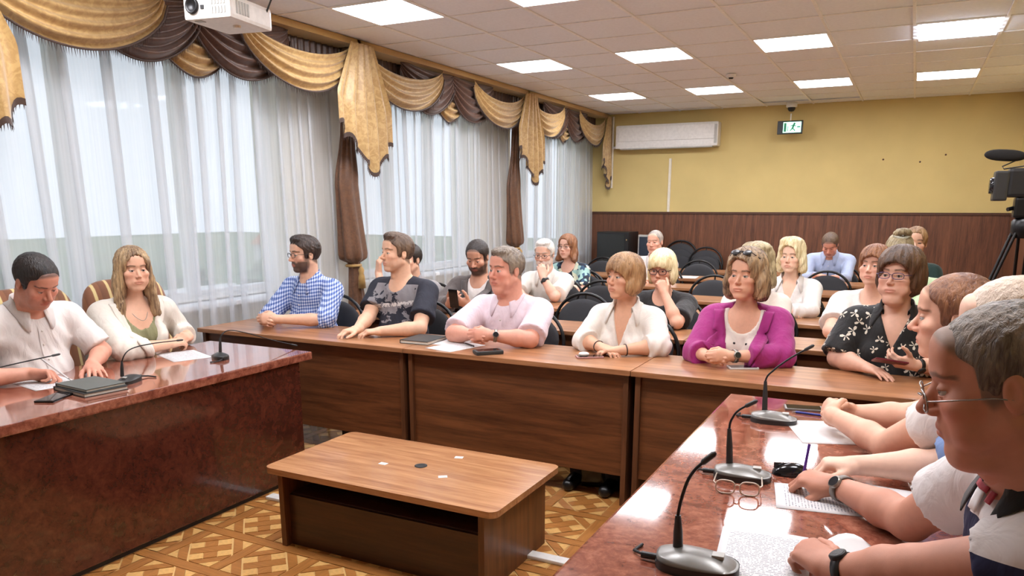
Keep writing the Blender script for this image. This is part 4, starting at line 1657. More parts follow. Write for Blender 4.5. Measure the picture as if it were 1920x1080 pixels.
    def hit(x, z, off, which=(Vo, Fo)):
        nonlocal bvh
        if bvh is None:
            bvh = BVHTree.FromPolygons([tuple(v_) for v_ in Vo], [tuple(f_) for f_ in Fo])
        h = bvh.ray_cast(Vector((x, .6, z)), Vector((0, -1, 0)))
        if h[0] is None or h[0].y < .0:
            return np.array([x, .05, z])
        return np.array([x, h[0].y + off, z]) + np.array(h[1]) * .001
    def local_build(mb, name, mat, parent):
        tc_ = np.array(mb.v, np.float32)
        mb.v = [tuple(TF.out(v_) - root) for v_ in mb.v]
        o_ = mb.build(name, mat, parent)
        a_ = o_.data.attributes.new('tc', 'FLOAT_VECTOR', 'POINT')
        a_.data.foreach_set('vector', tc_.ravel())
        return o_
    g = p.get('jacket', top)
    col = g.get('collar')
    if col:
        op = col.get('open', .45)
        mb = MB()
        n = 44
        rows = []
        for k in range(n + 1):
            a = op + (2 * math.pi - 2 * op) * k / n
            ca, sa = math.cos(a), math.sin(a)
            e = math.exp(-((min(a, 2 * math.pi - a) - op) / .42) ** 2)
            tz = -.050 * max(0, ca) - .010 * ca + .030
            rr = []
            gx = col.get('grow', 0)
            for Rr, z in ((.062, -.045), (.067, .020), (.074, .025), (.080 + .010 * e, -.002), (.094 + .034 * e + gx, -.024 - .046 * e * col.get('pt', 1))):
                rr.append((sa * (Rr + .002), ca * (Rr + .006) + .014, z + tz))
            rows.append(rr)
        vsx = [q for r_ in rows for q in r_]
        fsx = [(i * 5 + j, (i + 1) * 5 + j, (i + 1) * 5 + j + 1, i * 5 + j + 1) for i in range(n) for j in range(4)]
        # lift the flap out of the cloth
        hit(0, -.2, 0)
        for i in range(0, n + 1):
            for j in (1, 2, 3, 4):
                q_ = Vector(vsx[i * 5 + j])
                for _ in range(3):
                    h_ = bvh.find_nearest(q_)
                    d_ = (q_ - h_[0]).dot(h_[1])
                    lim = .005 + .003 * (j < 3)
                    if d_ < lim and (q_ - h_[0]).length < .08:
                        q_ = q_ + h_[1] * (lim - d_)
                if j == 4:
                    h_ = bvh.find_nearest(q_)
                    d_ = (q_ - h_[0]).dot(h_[1])
                    if d_ > .012:
                        q_ = q_ - h_[1] * (d_ - .010) * .7
                vsx[i * 5 + j] = tuple(q_)
        mb.add(vsx, fsx, True)
        oc = local_build(mb, 'collar', col['mat'], outer)
        so = oc.modifiers.new('thick', 'SOLIDIFY')
        so.thickness = .003
    if g.get('placket'):
        mb = MB()
        z0, z1 = g['placket']
        mb.grid(lambda u, v_: tuple(hit((u - .5) * .030, z0 + (z1 - z0) * v_, .0035)), 2, 22)
        local_build(mb, 'placket', g['mat'], outer)
        for q in range(5):
            zz = z0 + (z1 - z0) * (q + .3) / 5
            c = hit(0, zz, .006)
            mb = MB()
            mb.lathe([(.0, .0022), (.005, .002), (.0055, 0)][::-1], 8, Matrix.Translation(c) @ Matrix.Rotation(-math.pi / 2, 4, 'X'))
            local_build(mb, 'button', 'button_pearl', outer)
    if g.get('lapel'):
        zb = g['lapel']
        zv, slp, gap = g['neck'][1:]
        for s in (-1, 1):
            def fn(u, v_, s=s):
                z = .0 + (zb - .0) * v_
                xi = max((z - zv) * slp, 0) + gap
                wd = (.075 if v_ > .33 else .05 + .02 * v_) * (1 - max(0, v_ - .4) / .6) + .004
                if .28 < v_ < .36:
                    wd *= .72
                xi_ = xi - .006
                return tuple(hit(s * (xi_ + wd * u), z, .008 + .006 * math.sin(math.pi * u)))
            mb = MB()
            mb.grid(fn, 6, 30)
            oc = local_build(mb, 'lapel', g['mat'], outer)
            so = oc.modifiers.new('thick', 'SOLIDIFY')
            so.thickness = .004
    for (nm_, mt_, x_, z_, w_, h_, o_) in p.get('patches', ()):
        mb = MB()
        mb.grid(lambda u, v_: tuple(hit(x_ + (u - .5) * w_, z_ + (v_ - .5) * h_, o_)), 4, 3)
        oc = local_build(mb, nm_, mt_, outer)
        so = oc.modifiers.new('thick', 'SOLIDIFY')
        so.thickness = .003
    if p.get('dots'):
        for (x_, z_) in p['dots']:
            bv = BVHTree.FromPolygons([tuple(v_) for v_ in Vt], [tuple(f_) for f_ in Ftp])
            h = bv.ray_cast(Vector((x_, .6, z_)), Vector((0, -1, 0)))
            if h[0] is not None:
                mb = MB().lathe([(.0, .003), (.006, .002), (.007, 0)][::-1], 10, Matrix.Translation(h[0]) @ Matrix.Rotation(-math.pi / 2, 4, 'X'))
                local_build(mb, 'button', 'button_dark', o_in)
    if p.get('bows'):
        rnd = random.Random(5)
        mb = MB()
        bv = BVHTree.FromPolygons([tuple(v_) for v_ in Vo], [tuple(f_) for f_ in Fo])
        V3 = np.asarray(Vo)
        done = []
        tries = 0
        while len(done) < 190 and tries < 6000:
            tries += 1
            c = V3[rnd.randrange(len(V3))]
            if any(np.linalg.norm(c - d) < .043 for d in done):
                continue
            done.append(c)
            h = bv.find_nearest(Vector(c))
            nrm = h[1]
            t1 = nrm.cross(Vector((0, 0, 1)))
            if t1.length < .1:
                t1 = Vector((1, 0, 0))
            t1.normalize()
            t2 = nrm.cross(t1).normalized()
            a = rnd.uniform(0, 6.28)
            e1 = t1 * math.cos(a) + t2 * math.sin(a)
            e2 = nrm.cross(e1)
            sz = rnd.uniform(.8, 1.15)
            def P2(x_, y_):
                w_ = Vector(c) + e1 * x_ * sz + e2 * y_ * sz
                hh = bv.find_nearest(w_)
                return tuple(hh[0] + hh[1] * .0022)
            for wing in ([(0, 0), (.010, .011), (.022, .012), (.024, .003), (.014, -.002)], [(0, 0), (-.014, -.002), (-.024, .003), (-.022, .012), (-.010, .011)],
                         [(0, 0), (.004, -.012), (.009, -.023), (.014, -.019), (.008, -.009)], [(0, 0), (-.008, -.009), (-.014, -.019), (-.009, -.023), (-.004, -.012)]):
                pts_ = [P2(*w_) for w_ in wing]
                mb.add(pts_, [tuple(range(len(pts_)))])
        ob = local_build(mb, 'bow_print', 'print_white', outer)
        ob['kind'] = 'stuff'

    # trousers and shoes
    G = Field((-.33, -.22, 0.0), (.33, .62, .75), .016)
    for s in (-1, 1):
        hip, kn, an = (s * .09, 0, .56), (s * .11, .42, .52), (s * .11, .44, .07)
        G.cap(hip, kn, .088 * min(bgt, 1.15), .064, .03)
        G.cap(kn, an, .062, .048, .02)
    G.ell((0, 0, .57), (.165 * bgt, .128 * bgt, .11), .03)
    G.fn(lambda X_, Y_, Z_: .06 - Z_ + 0 * X_ + 0 * Y_, 'i', .004)
    V, F = G.mesh()
    fr0 = Frame(root, p['ty'])
    mesh_obj('skirt' if p.get('skirt') else 'trousers', fr0.out(V), F, p.get('pants', 'trouser_dark'), R, root)
    for s in (-1, 1):
        G = Field((s * .11 - .06, .33, 0), (s * .11 + .06, .64, .13), .011)
        G.cap((s * .11, .42, .05), (s * .11, .57, .035), .046, .036, .02)
        G.fn(lambda X_, Y_, Z_: .002 - Z_ + 0 * X_ + 0 * Y_, 'i', .003)
        V, F = G.mesh()
        mesh_obj('shoe', fr0.out(V), F, 'shoe_black', R, root)

    # glasses
    gl_ = p.get('glasses')
    if gl_:
        mb = MB()
        lens = MB()
        w_, h_, zc, yc, r_ = gl_.get('w', .025), gl_.get('h', .017), gl_.get('z', .0), gl_.get('y', .103), gl_.get('r', .0018)
        for s in (-1, 1):
            ring = []
            for k in range(25):
                a = 2 * math.pi * k / 24
                cx_, sz_ = math.cos(a), math.sin(a)
                e_ = lambda q: math.copysign(abs(q) ** .7, q)
                ring.append(np.array((s * .032 + w_ * e_(cx_), yc - .004 * abs(cx_ * s + .3), zc + h_ * e_(sz_))))
            mb.tube([tuple(HF.out(q * hs) - root) for q in ring], r_, 6, False)
            lens.add([tuple(HF.out(q * hs) - root) for q in ring[:-1]], [tuple(range(24))])
            mb.tube([tuple(HF.out(np.array(q) * hs) - root) for q in ((s * (.032 + w_), yc - .006, zc + .004), (s * .074, yc - .02, zc + .006), (s * .083, .02, zc + .004), (s * .083, -.015, zc - .004))], r_, 6)
        mb.tube([tuple(HF.out(np.array(q) * hs) - root) for q in ((-.032 + w_, yc, zc + .004), (0, yc + .004, zc + .006), (.032 - w_, yc, zc + .004))], r_, 6, False)
        og = mb.build('glasses', gl_.get('mat', 'glasses_dark'), R)
        lens.build('lens', gl_.get('lens', 'window_glass'), og)
    if p.get('sunglasses'):
        mb = MB()
        for s in (-1, 1):
            ellipsoid_mesh(mb, (0, 0, 0), (.026, .006, .02), Matrix.Translation((s * .032, .085, .125)) @ Matrix.Rotation(.9, 4, 'X'), 16, 8)
        mb.tube([(-.01, .085, .13), (.01, .085, .13)], .003, 6)
        for s in (-1, 1):
            mb.tube([(s * .055, .08, .125), (s * .09, .03, .09), (s * .1, -.02, .05)], .0025, 6)
        mb.v = [tuple(HF.out(np.array(q) * hs) - root) for q in mb.v]
        mb.build('sunglasses', 'glasses_dark', R)
    # wrist wear, earrings
    for sd, kind in p.get('wrist', ()):
        Sh, El, Wr, q = A[sd]
        ax = nz(Wr - El)
        C = Wr - ax * .028
        rr = .031 if fem else .0345
        if kind.startswith('thin'):
            mb = MB()
            ring_tube(mb, C - root, ax, rr, .006, .003)
            mb.build('bracelet', 'bracelet_dark', R)
        else:
            mat = {'metal': 'watch_steel', 'black': 'watch_black', 'grey': 'watch_grey'}[kind]
            mb = MB()
            ring_tube(mb, C - root, ax, rr, .02, .004)
            ow = mb.build('watch', mat, R)
            bk = -nz(q.get('pn', (0, 0, -1)))
            if 'face' in q:
                bk = nz(q['face'])
            bk = nz(bk - ax * (bk @ ax))
            e = np.cross(ax, bk)
            M = Matrix(((ax[0], e[0], bk[0], 0), (ax[1], e[1], bk[1], 0), (ax[2], e[2], bk[2], 0), (0, 0, 0, 1)))
            c0 = C - root + bk * (rr - .001)
            MB().lathe([(.019, 0), (.019, .008), (.016, .0095)], 18, Matrix.Translation(c0) @ M).build('watch_case', 'watch_steel' if kind != 'black' else 'watch_black', ow)
            MB().lathe([(.0155, .0095), (.0155, .0102)], 18, Matrix.Translation(c0) @ M).build('watch_dial', 'watch_dial', ow)
    if p.get('earring'):
        for s in (-1, 1):
            mb = MB()
            ellipsoid_mesh(mb, (0, 0, 0), (.006, .006, .008), Matrix.Translation((s * .083, -.003, -.042)), 10, 6)
            mb.v = [tuple(HF.out(np.array(q) * hs) - root) for q in mb.v]
            mb.build('earring', 'watch_steel', R)
    if p.get('necklace'):
        mb = MB()
        ring = []
        for k in range(21):
            a = -1.25 + 2.5 * k / 20
            ring.append(TF.out((.07 * math.sin(a), .012 + .078 * math.cos(a) + .03 * math.cos(a) ** 4, .0 - .10 * max(0, math.cos(a)) ** 2)) - root)
        mb.tube([tuple(q) for q in ring], .0016, 5)
        mb.build('necklace', 'watch_steel', R)
    return R, TF, HF, A

def clasp(C, yaw, s=1.0, z_in=.0):
    """both hands folded together at C, forearms coming back towards the body"""
    f = Frame((0, 0, 0), yaw)
    X, Fw = f.R[:, 0], f.R[:, 1]
    C = np.array(C, float)
    up = np.array([0, 0, 1.0])
    r = dict(w=C - Fw * .055 * s + X * .065 * s, f=Fw * .62 - X * .75 + up * .05, pn=-X * .62 - Fw * .62 - up * .25, pose='clasp', thumb='over')
    l = dict(w=C - Fw * .045 * s - X * .065 * s + up * .012, f=Fw * .66 + X * .72 + up * .08, pn=X * .62 - Fw * .62 - up * .3, pose='clasp', thumb='over')
    return r, l
# ---- clothes and hair materials
clothmat('shirt_white', (226, 219, 214))
clothmat('shirt_ivory', (228, 221, 212))
clothmat('jacket_white', (220, 212, 200))
clothmat('top_olive', (134, 132, 96))
clothmat('shirt_pink', (222, 204, 212), .03)
clothmat('jacket_grey', (88, 80, 78))
clothmat('jacket_magenta', (156, 34, 116), .06)
clothmat('top_cream', (228, 218, 206))
clothmat('tee_black', (28, 27, 28), .1)
clothmat('blouse_black', (18, 17, 18), .1)
clothmat('shirt_grey', (150, 146, 146))
clothmat('shirt_blue', (166, 178, 206))
clothmat('shirt_denim', (112, 136, 180))
clothmat('top_mint', (196, 220, 176))
clothmat('top_teal', (22, 52, 46))
clothmat('collar_black', (16, 16, 18))
clothmat('badge_red', (150, 30, 44))
plain('trouser_dark', (40, 40, 46), .85, var=.1)
plain('trouser_navy', (36, 42, 64), .85, var=.1)
plain('skirt_beige', (170, 150, 126), .85)
plain('shoe_black', (18, 17, 17), .35)
plain('button_pearl', (228, 222, 214), .3)
plain('button_dark', (24, 22, 26), .3)
plain('print_white', (222, 214, 198), .8)
plain('glasses_dark', (30, 26, 26), .3)
plain('glasses_red', (70, 30, 34), .3)
plain('glasses_purple', (86, 70, 110), .25, metal=.5)
plain('glasses_steel', (150, 146, 142), .25, metal=.8)
plain('watch_steel', (150, 146, 138), .3, metal=.8)
plain('watch_black', (22, 22, 24), .4)
plain('watch_grey', (128, 122, 116), .6)
plain('watch_dial', (30, 32, 36), .15)
plain('bracelet_dark', (48, 40, 38), .4)
plain('scrunchie_grey', (196, 196, 180), .9, var=.2, scale=80)
plain('paper_white', (216, 214, 213), .7, var=.02)
plain('sunglass_lens', (20, 18, 18), .1)

# blue gingham
m, nt, b = newmat('shirt_gingham')
vec, o3 = tc_nodes(nt)
fx = mth(nt, 'FRACT', mth(nt, 'MULTIPLY', mth(nt, 'ADD', o3[0], mth(nt, 'MULTIPLY', o3[1], .8)), 1 / .021))
fz = mth(nt, 'FRACT', mth(nt, 'MULTIPLY', mth(nt, 'ADD', o3[2], mth(nt, 'MULTIPLY', o3[1], .25)), 1 / .021))
a1 = mth(nt, 'LESS_THAN', fx, .5)
a2 = mth(nt, 'LESS_THAN', fz, .5)
sm_ = mth(nt, 'MULTIPLY', mth(nt, 'ADD', a1, a2), .5)
r = ramp(nt, sm_, [(0, lin((214, 222, 240))), (.5, lin((136, 158, 208))), (1, lin((60, 84, 152)))])
nt.links.new(r.outputs[0], b.inputs['Base Color'])
b.inputs['Roughness'].default_value = .8
n2 = noise(nt, coords(nt, (1, 1, .55)), 17, 3, .45, 1.6)
bump(nt, b, n2.outputs[0], .22, .03)

# navy T-shirt with a worn grey world-map style print on the chest
m, nt, b = newmat('tee_print')
vec, o3 = tc_nodes(nt)
n = noise(nt, vec, 11, 5, .6, .6)
n.inputs['Scale'].default_value = 13
inx = mth(nt, 'LESS_THAN', mth(nt, 'ABSOLUTE', o3[0]), .17)
upz = mth(nt, 'GREATER_THAN', o3[2], -.27)
loz = mth(nt, 'LESS_THAN', o3[2], -.02)
fy = mth(nt, 'GREATER_THAN', o3[1], .01)
msk = mth(nt, 'MULTIPLY', mth(nt, 'MULTIPLY', inx, upz), mth(nt, 'MULTIPLY', fy, loz))
hgt = mth(nt, 'MULTIPLY', mth(nt, 'ADD', o3[2], .15), .8)
blot = mth(nt, 'MULTIPLY', mth(nt, 'GREATER_THAN', mth(nt, 'ADD', n.outputs[0], hgt), .47), msk)
c1 = mixc(nt, blot, lin((36, 38, 50)), lin((136, 132, 136)))
n3 = noise(nt, vec, 70, 2)
bz = mth(nt, 'ABSOLUTE', mth(nt, 'ADD', mth(nt, 'ADD', o3[2], .150), mth(nt, 'MULTIPLY', o3[0], .12)))
band = mth(nt, 'MULTIPLY', mth(nt, 'MULTIPLY', mth(nt, 'LESS_THAN', bz, .013), msk), mth(nt, 'GREATER_THAN', n3.outputs[0], .46))
c2 = mixc(nt, band, c1, lin((214, 210, 208)))
nt.links.new(c2, b.inputs['Base Color'])
b.inputs['Roughness'].default_value = .85
n2 = noise(nt, coords(nt, (1, 1, .55)), 15, 3, .45, 1.6)
bump(nt, b, n2.outputs[0], .22, .03)

# patterned dress
m, nt, b = newmat('dress_floral')
vec, o3 = tc_nodes(nt)
vo = N(nt, 'ShaderNodeTexVoronoi')
vo.inputs['Scale'].default_value = 26
nt.links.new(vec, vo.inputs['Vector'])
sp = N(nt, 'ShaderNodeSeparateColor')
nt.links.new(vo.outputs['Color'], sp.inputs[0])
r = ramp(nt, sp.outputs[0], [(.0, lin((24, 34, 52))), (.3, lin((24, 34, 52))), (.34, lin((150, 186, 180))), (.55, lin((150, 186, 180))), (.6, lin((210, 214, 190))), (.8, lin((48, 78, 104)))])
r.color_ramp.interpolation = 'CONSTANT'
nt.links.new(r.outputs[0], b.inputs['Base Color'])
b.inputs['Roughness'].default_value = .8

# white polo with navy panels
m, nt, b = newmat('polo_panels')
vec, o3 = tc_nodes(nt)
zz = mth(nt, 'ADD', o3[2], mth(nt, 'MULTIPLY', mth(nt, 'ABSOLUTE', o3[0]), .10))
b1 = mth(nt, 'MULTIPLY', mth(nt, 'LESS_THAN', zz, -.085), mth(nt, 'GREATER_THAN', zz, -.15))
b2 = mth(nt, 'MULTIPLY', mth(nt, 'GREATER_THAN', o3[0], .045), mth(nt, 'LESS_THAN', o3[0], .10))
b2 = mth(nt, 'MULTIPLY', b2, mth(nt, 'GREATER_THAN', zz, -.15))
b1 = mth(nt, 'MULTIPLY', b1, mth(nt, 'LESS_THAN', o3[0], .05))
nv = mth(nt, 'MAXIMUM', b1, mth(nt, 'MULTIPLY', b2, mth(nt, 'GREATER_THAN', o3[1], -.02)))
nt.links.new(mixc(nt, nv, lin((216, 210, 208)), lin((26, 28, 62))), b.inputs['Base Color'])
b.inputs['Roughness'].default_value = .85
n2 = noise(nt, coords(nt, (1, 1, .55)), 15, 3, .45, 1.6)
bump(nt, b, n2.outputs[0], .22, .03)

hairmat('hair_black', (22, 18, 17), (48, 38, 34))
hairmat('hair_darkbrown', (34, 24, 20), (66, 48, 38))
hairmat('hair_brown_crop', (72, 54, 42), (120, 96, 76))
hairmat('hair_greybrown', (78, 68, 60), (148, 134, 118))
hairmat('hair_grey', (120, 112, 104), (190, 182, 172))
hairmat('hair_white', (206, 200, 192), (238, 234, 228))
hairmat('hair_palefuzz', (196, 172, 150), (224, 206, 188))
hairmat('hair_ombre', (104, 78, 58), (196, 166, 124))
hairmat('hair_darkblond', (112, 78, 48), (186, 146, 102))
hairmat('hair_blond', (190, 158, 96), (244, 226, 172))
hairmat('hair_platinum', (206, 180, 122), (248, 236, 196))
hairmat('hair_streaked', (70, 50, 38), (188, 158, 122))
hairmat('hair_chestnut', (58, 40, 30), (112, 82, 60))
hairmat('hair_auburn', (98, 58, 38), (158, 108, 72))
hairmat('hair_ash', (128, 112, 84), (190, 174, 136))
hairmat('beard_dark', (30, 23, 20), (58, 46, 40), (120, 120, 90), .7)

def arm(w, el=None, f=None, pn=(0, 0, -1), pose='relax', **k):
    d = dict(w=w, pn=pn, pose=pose, **k)
    if el is not None:
        d['el'] = el
    if f is not None:
        d['f'] = f
    return d

FAIR, RUDDY, TAN, PALE = (226, 178, 150), (218, 156, 132), (208, 158, 128), (232, 190, 166)
PEOPLE = []
def P(**k):
    PEOPLE.append(k)

# -- at the glossy desk by the windows
P(label='man in a white short-sleeved shirt writing, head bent down', head=(-3.775, 2.285, 1.215), hy=4, hp=-34, hr=-4, ty=-6, nb=(-.125, 0, -.135), lean=.05, sw=.205, b=1.12, skin=RUDDY, fat=.5,
  det=1, hair=('short', 'hair_black'), brow=(36, 26, 22), lid=.001, beard=((120, 90, 78), .25),
  top=dict(mat='shirt_white', sleeve=.85, collar=dict(mat='shirt_white', open=.4, grow=.006), placket=(-.08, -.42), loose=.016),
  R=arm((-3.655, 2.12, .795), (-3.73, 1.92, .80), (.75, .62, -.02), (.35, -.35, -.85), 'write', thumb='pinch'),
  L=arm((-3.60, 2.40, .79), (-3.77, 2.58, .82), (.85, -.42, -.05), (0, 0, -1), 'flat', spread=.25))
P(label='woman with long blonde hair in a cream jacket and olive top', fem=True, head=(-3.955, 2.955, 1.215), hy=-20, hp=-2, ty=-14, sw=.18, b=1.1, skin=FAIR, fat=.4, det=1, lean=.03,
  hair=('long', 'hair_ombre'), lipc=(.78, .42, .40), brow=(90, 64, 48),
  top=dict(mat='top_olive', name='camisole', sleeve=.1, neck=('crew', -.02, .085, .155), infl=.006),
  jacket=dict(mat='jacket_white', sleeve=1.72, neck=('open', -.42, .22, .012), lapel=-.42, infl=.016, loose=.009, fold=.004),
  R=arm((-3.72, 2.95, .80), (-3.76, 2.70, .80), (.25, .95, .1), (-.3, .35, -.8), 'clasp', thumb='over'),
  L=arm((-3.77, 3.14, .81), (-3.95, 3.24, .82), (.55, -.75, .2), (-.45, -.35, -.75), 'clasp', thumb='over'), necklace=True)
# -- front row
r, l = clasp((-3.87, 3.86, .805), -95)
r['el'], l['el'] = (-4.06, 4.10, .80), (-3.56, 4.12, .80)
P(label='bearded man with glasses in a blue checked shirt, hands folded', head=(-3.862, 4.28, 1.232), hy=-112, hp=-3, ty=-93, sw=.205, b=1.12, skin=FAIR, det=1, lean=.02, as_=1,
  hair=('thick', 'hair_darkbrown'), brow=(40, 28, 22), beard=((46, 34, 30), .88), glasses=dict(w=.025, h=.015, z=.002),
  top=dict(mat='shirt_gingham', sleeve=1.15, collar=dict(mat='shirt_gingham', open=.5), placket=(-.08, -.42), loose=.018, infl=.016, fold=.005), R=r, L=l)
P(label='man with cropped hair in a navy printed T-shirt', head=(-3.055, 4.28, 1.262), hy=-116, hp=2, ty=-92, sw=.205, b=1.12, skin=(230, 184, 154), det=1, lean=.03, arm=1.08,
  hair=('crew', 'hair_brown_crop'), brow=(110, 82, 60), beard=((150, 112, 92), .2), fat=.3,
  top=dict(mat='tee_print', name='t_shirt', sleeve=.72, neck=('crew', .0, .072, .075), loose=.02),
  R=arm((-3.14, 3.93, .79), (-3.22, 4.16, .84), (-.35, -.9, -.05), (.1, 0, -1), 'relax', spread=.2),
  L=arm((-2.96, 3.95, .79), (-2.77, 4.10, .80), (-.75, -.62, -.03), (0, 0, -1), 'relax', spread=.2))
r, l = clasp((-2.225, 3.885, .815), -95, 1.08)
r['el'], l['el'] = (-2.46, 4.02, .80), (-1.95, 4.04, .80)
P(label='heavy-set man in a pale pink short-sleeved shirt, hands folded', head=(-2.225, 4.27, 1.182), hy=-112, hp=-2, ty=-90, sw=.215, b=1.3, skin=(218, 156, 134), det=1, hs=1.10, fat=1.1, lean=.04, arm=1.2, nb=(-.05, 0, -.18),
  hair=('grey', 'hair_greybrown'), brow=(100, 78, 64), rosy=1.6,
  top=dict(mat='shirt_pink', sleeve=.9, collar=dict(mat='shirt_pink', open=.5, grow=.008), placket=(-.09, -.42), loose=.02), R=r, L=l, wrist=[('L', 'metal')])
P(label='woman with a light brown bob in a white blouse', fem=True, head=(-1.455, 4.28, 1.168), hy=-118, hp=2, ty=-92, sw=.168, b=1.05, skin=(220, 170, 140), det=1, hs=1.04, lean=.03,
  hair=('bob', 'hair_darkblond'), brow=(120, 88, 62), lipc=(.72, .36, .36), earring=True,
  top=dict(mat='shirt_ivory', name='blouse', sleeve=1.35, neck=('v', -.22, .28), collar=dict(mat='shirt_ivory', open=.85, pt=1.2), loose=.02, infl=.015, fold=.005),
  R=arm((-1.50, 4.04, .79), (-1.655, 4.16, .80), (.85, -.45, -.04), (.1, .1, -1), 'relax'),
  L=arm((-1.38, 4.03, .785), (-1.20, 4.17, .80), (-.9, -.35, .0), (0, 0, -1), 'relax'), wrist=[('R', 'thin'), ('L', 'thin')])
r, l = clasp((-.835, 3.95, .80), -90, .92)
r['el'], l['el'] = (-.985, 4.12, .80), (-.54, 4.16, .80)
P(label='woman in a magenta jacket with sunglasses on her streaked hair', fem=True, head=(-.77, 4.28, 1.20), hy=-104, hp=3, ty=-90, sw=.178, b=1.0, skin=(222, 170, 142), det=1, hs=1.02, lean=.03,
  hair=('bob_big', 'hair_streaked'), brow=(52, 38, 32), lash=.7, lipc=(.74, .38, .38), sunglasses=True, iris=(60, 70, 70),
  top=dict(mat='top_cream', name='top', sleeve=.1, neck=('crew', -.01, .085, .12), infl=.008),
  jacket=dict(mat='jacket_magenta', sleeve=1.62, neck=('open', -.40, .24, .016), lapel=-.36, infl=.021, loose=.013, fold=.004),
  R=r, L=l, wrist=[('L', 'metal')], dots=[(-.035, -.17), (.03, -.17), (-.03, -.26), (.028, -.27), (.0, -.34)])
P(label='woman with glasses in a black blouse with a white bow print', fem=True, head=(-.03, 4.30, 1.232), hy=-112, hp=2, ty=-92, sw=.19, b=1.28, skin=(224, 176, 152), det=1, hs=1.06, fat=.9, lean=.04, arm=1.2,
  hair=('bob_dark', 'hair_chestnut'), brow=(80, 58, 46), lipc=(.75, .40, .40), glasses=dict(w=.026, h=.014, mat='glasses_purple', z=.002), earring=True,
  top=dict(mat='blouse_black', name='blouse', sleeve=.95, neck=('v', -.17, .42), collar=dict(mat='blouse_black', open=.9), loose=.026, infl=.015), bows=True,
  R=arm((-.135, 4.12, .79), (-.275, 4.27, .80), (.72, -.68, -.05), (0, 0, -1), 'flat'),
  L=arm((.075, 4.12, .82), (.22, 4.26, .80), (-.85, -.35, .18), (-.1, .8, .5), 'hold', thumb='up'), wrist=[('L', 'black')])
# -- second row
P(label='person in a grey shirt hidden behind the T-shirt man, hand raised', head=(-3.70, 5.36, 1.135), hy=-95, ty=-90, det=0, paint_eyes=True, skin=FAIR, hair=('short', 'hair_black'),
  top=dict(mat='shirt_grey', sleeve=.8, collar=dict(mat='shirt_grey')),
  R=arm((-3.92, 5.22, 1.03), (-3.80, 5.12, .80), (.1, -.05, 1), (.5, .8, 0), 'curled'), L=arm((-3.6, 5.05, .79), None, (-.6, -.7, 0), (0, 0, -1), 'relax'))
P(label='bearded man in a grey jacket looking down at his phone', head=(-3.04, 5.34, 1.178), hy=-82, hp=-22, ty=-82, det=1, skin=(206, 154, 128), sw=.2, b=1.05, lean=.05,
  hair=('short', 'hair_black'), brow=(34, 26, 22), beard=((42, 32, 28), .86), lid=.001,
  top=dict(mat='shirt_white', sleeve=.1, collar=dict(mat='shirt_white', open=.5), infl=.008),
  jacket=dict(mat='jacket_grey', sleeve=1.9, neck=('open', -.38, .2, .012), lapel=-.36, infl=.022, loose=.014),
  R=arm((-3.13, 5.06, .83), (-3.30, 5.18, .80), (.62, -.62, .35), (.5, .5, .65), 'hold'), L=arm((-2.95, 5.06, .83), (-2.80, 5.2, .80), (-.62, -.6, .35), (-.5, .5, .6), 'hold', thumb='up'))
P(label='woman in a black T-shirt with dark glasses, hand at her mouth', fem=True, head=(-1.54, 5.34, 1.138), hy=-92, hp=-8, ty=-90, det=1, sw=.175, b=1.15, skin=(220, 168, 142), lean=.06, hs=1.02,
  hair=('blond_bob', 'hair_platinum'), brow=(150, 120, 90), glasses=dict(w=.027, h=.018, r=.0028, mat='glasses_red'),
  top=dict(mat='tee_black', name='t_shirt', sleeve=.85, neck=('crew', .0, .07, .07), loose=.022),
  L=arm((-1.465, 5.155, .985), (-1.355, 5.10, .80), (-.35, .1, .9), (-.55, .75, -.2), 'fist'), R=arm((-1.6, 5.08, .79), (-1.74, 5.2, .80), (.8, -.5, 0), (0, 0, -1), 'relax'))
P(label='blonde woman in a cream top mostly hidden behind the magenta jacket', fem=True, head=(-.90, 5.36, 1.168), hy=-95, ty=-90, det=0, paint_eyes=True, skin=FAIR, hair=('waves', 'hair_ash'), hs=1.08,
  top=dict(mat='top_cream', name='blouse', sleeve=1.4, neck=('v', -.14, .3)), R=arm((-.98, 5.06, .79), None, (.7, -.6, 0)), L=arm((-.82, 5.06, .79), None, (-.7, -.6, 0)))
P(label='woman with short auburn hair in a white top behind the bow print blouse', fem=True, head=(-.185, 5.34, 1.205), hy=-108, hp=2, ty=-92, det=1, sw=.18, b=1.2, skin=(224, 176, 152), lipc=(.78, .36, .36), fat=.4, lean=.05,
  hair=('pixie', 'hair_auburn'), brow=(90, 62, 46), arm=1.15,
  top=dict(mat='shirt_white', name='top', sleeve=.75, neck=('crew', .0, .07, .075), loose=.022),
  R=arm((-.24, 5.02, .79), (-.385, 5.14, .81), (.75, -.6, 0), (0, 0, -1), 'relax'), L=arm((-.1, 5.03, .79), (.02, 5.16, .80), (-.75, -.6, 0), (0, 0, -1), 'relax'))
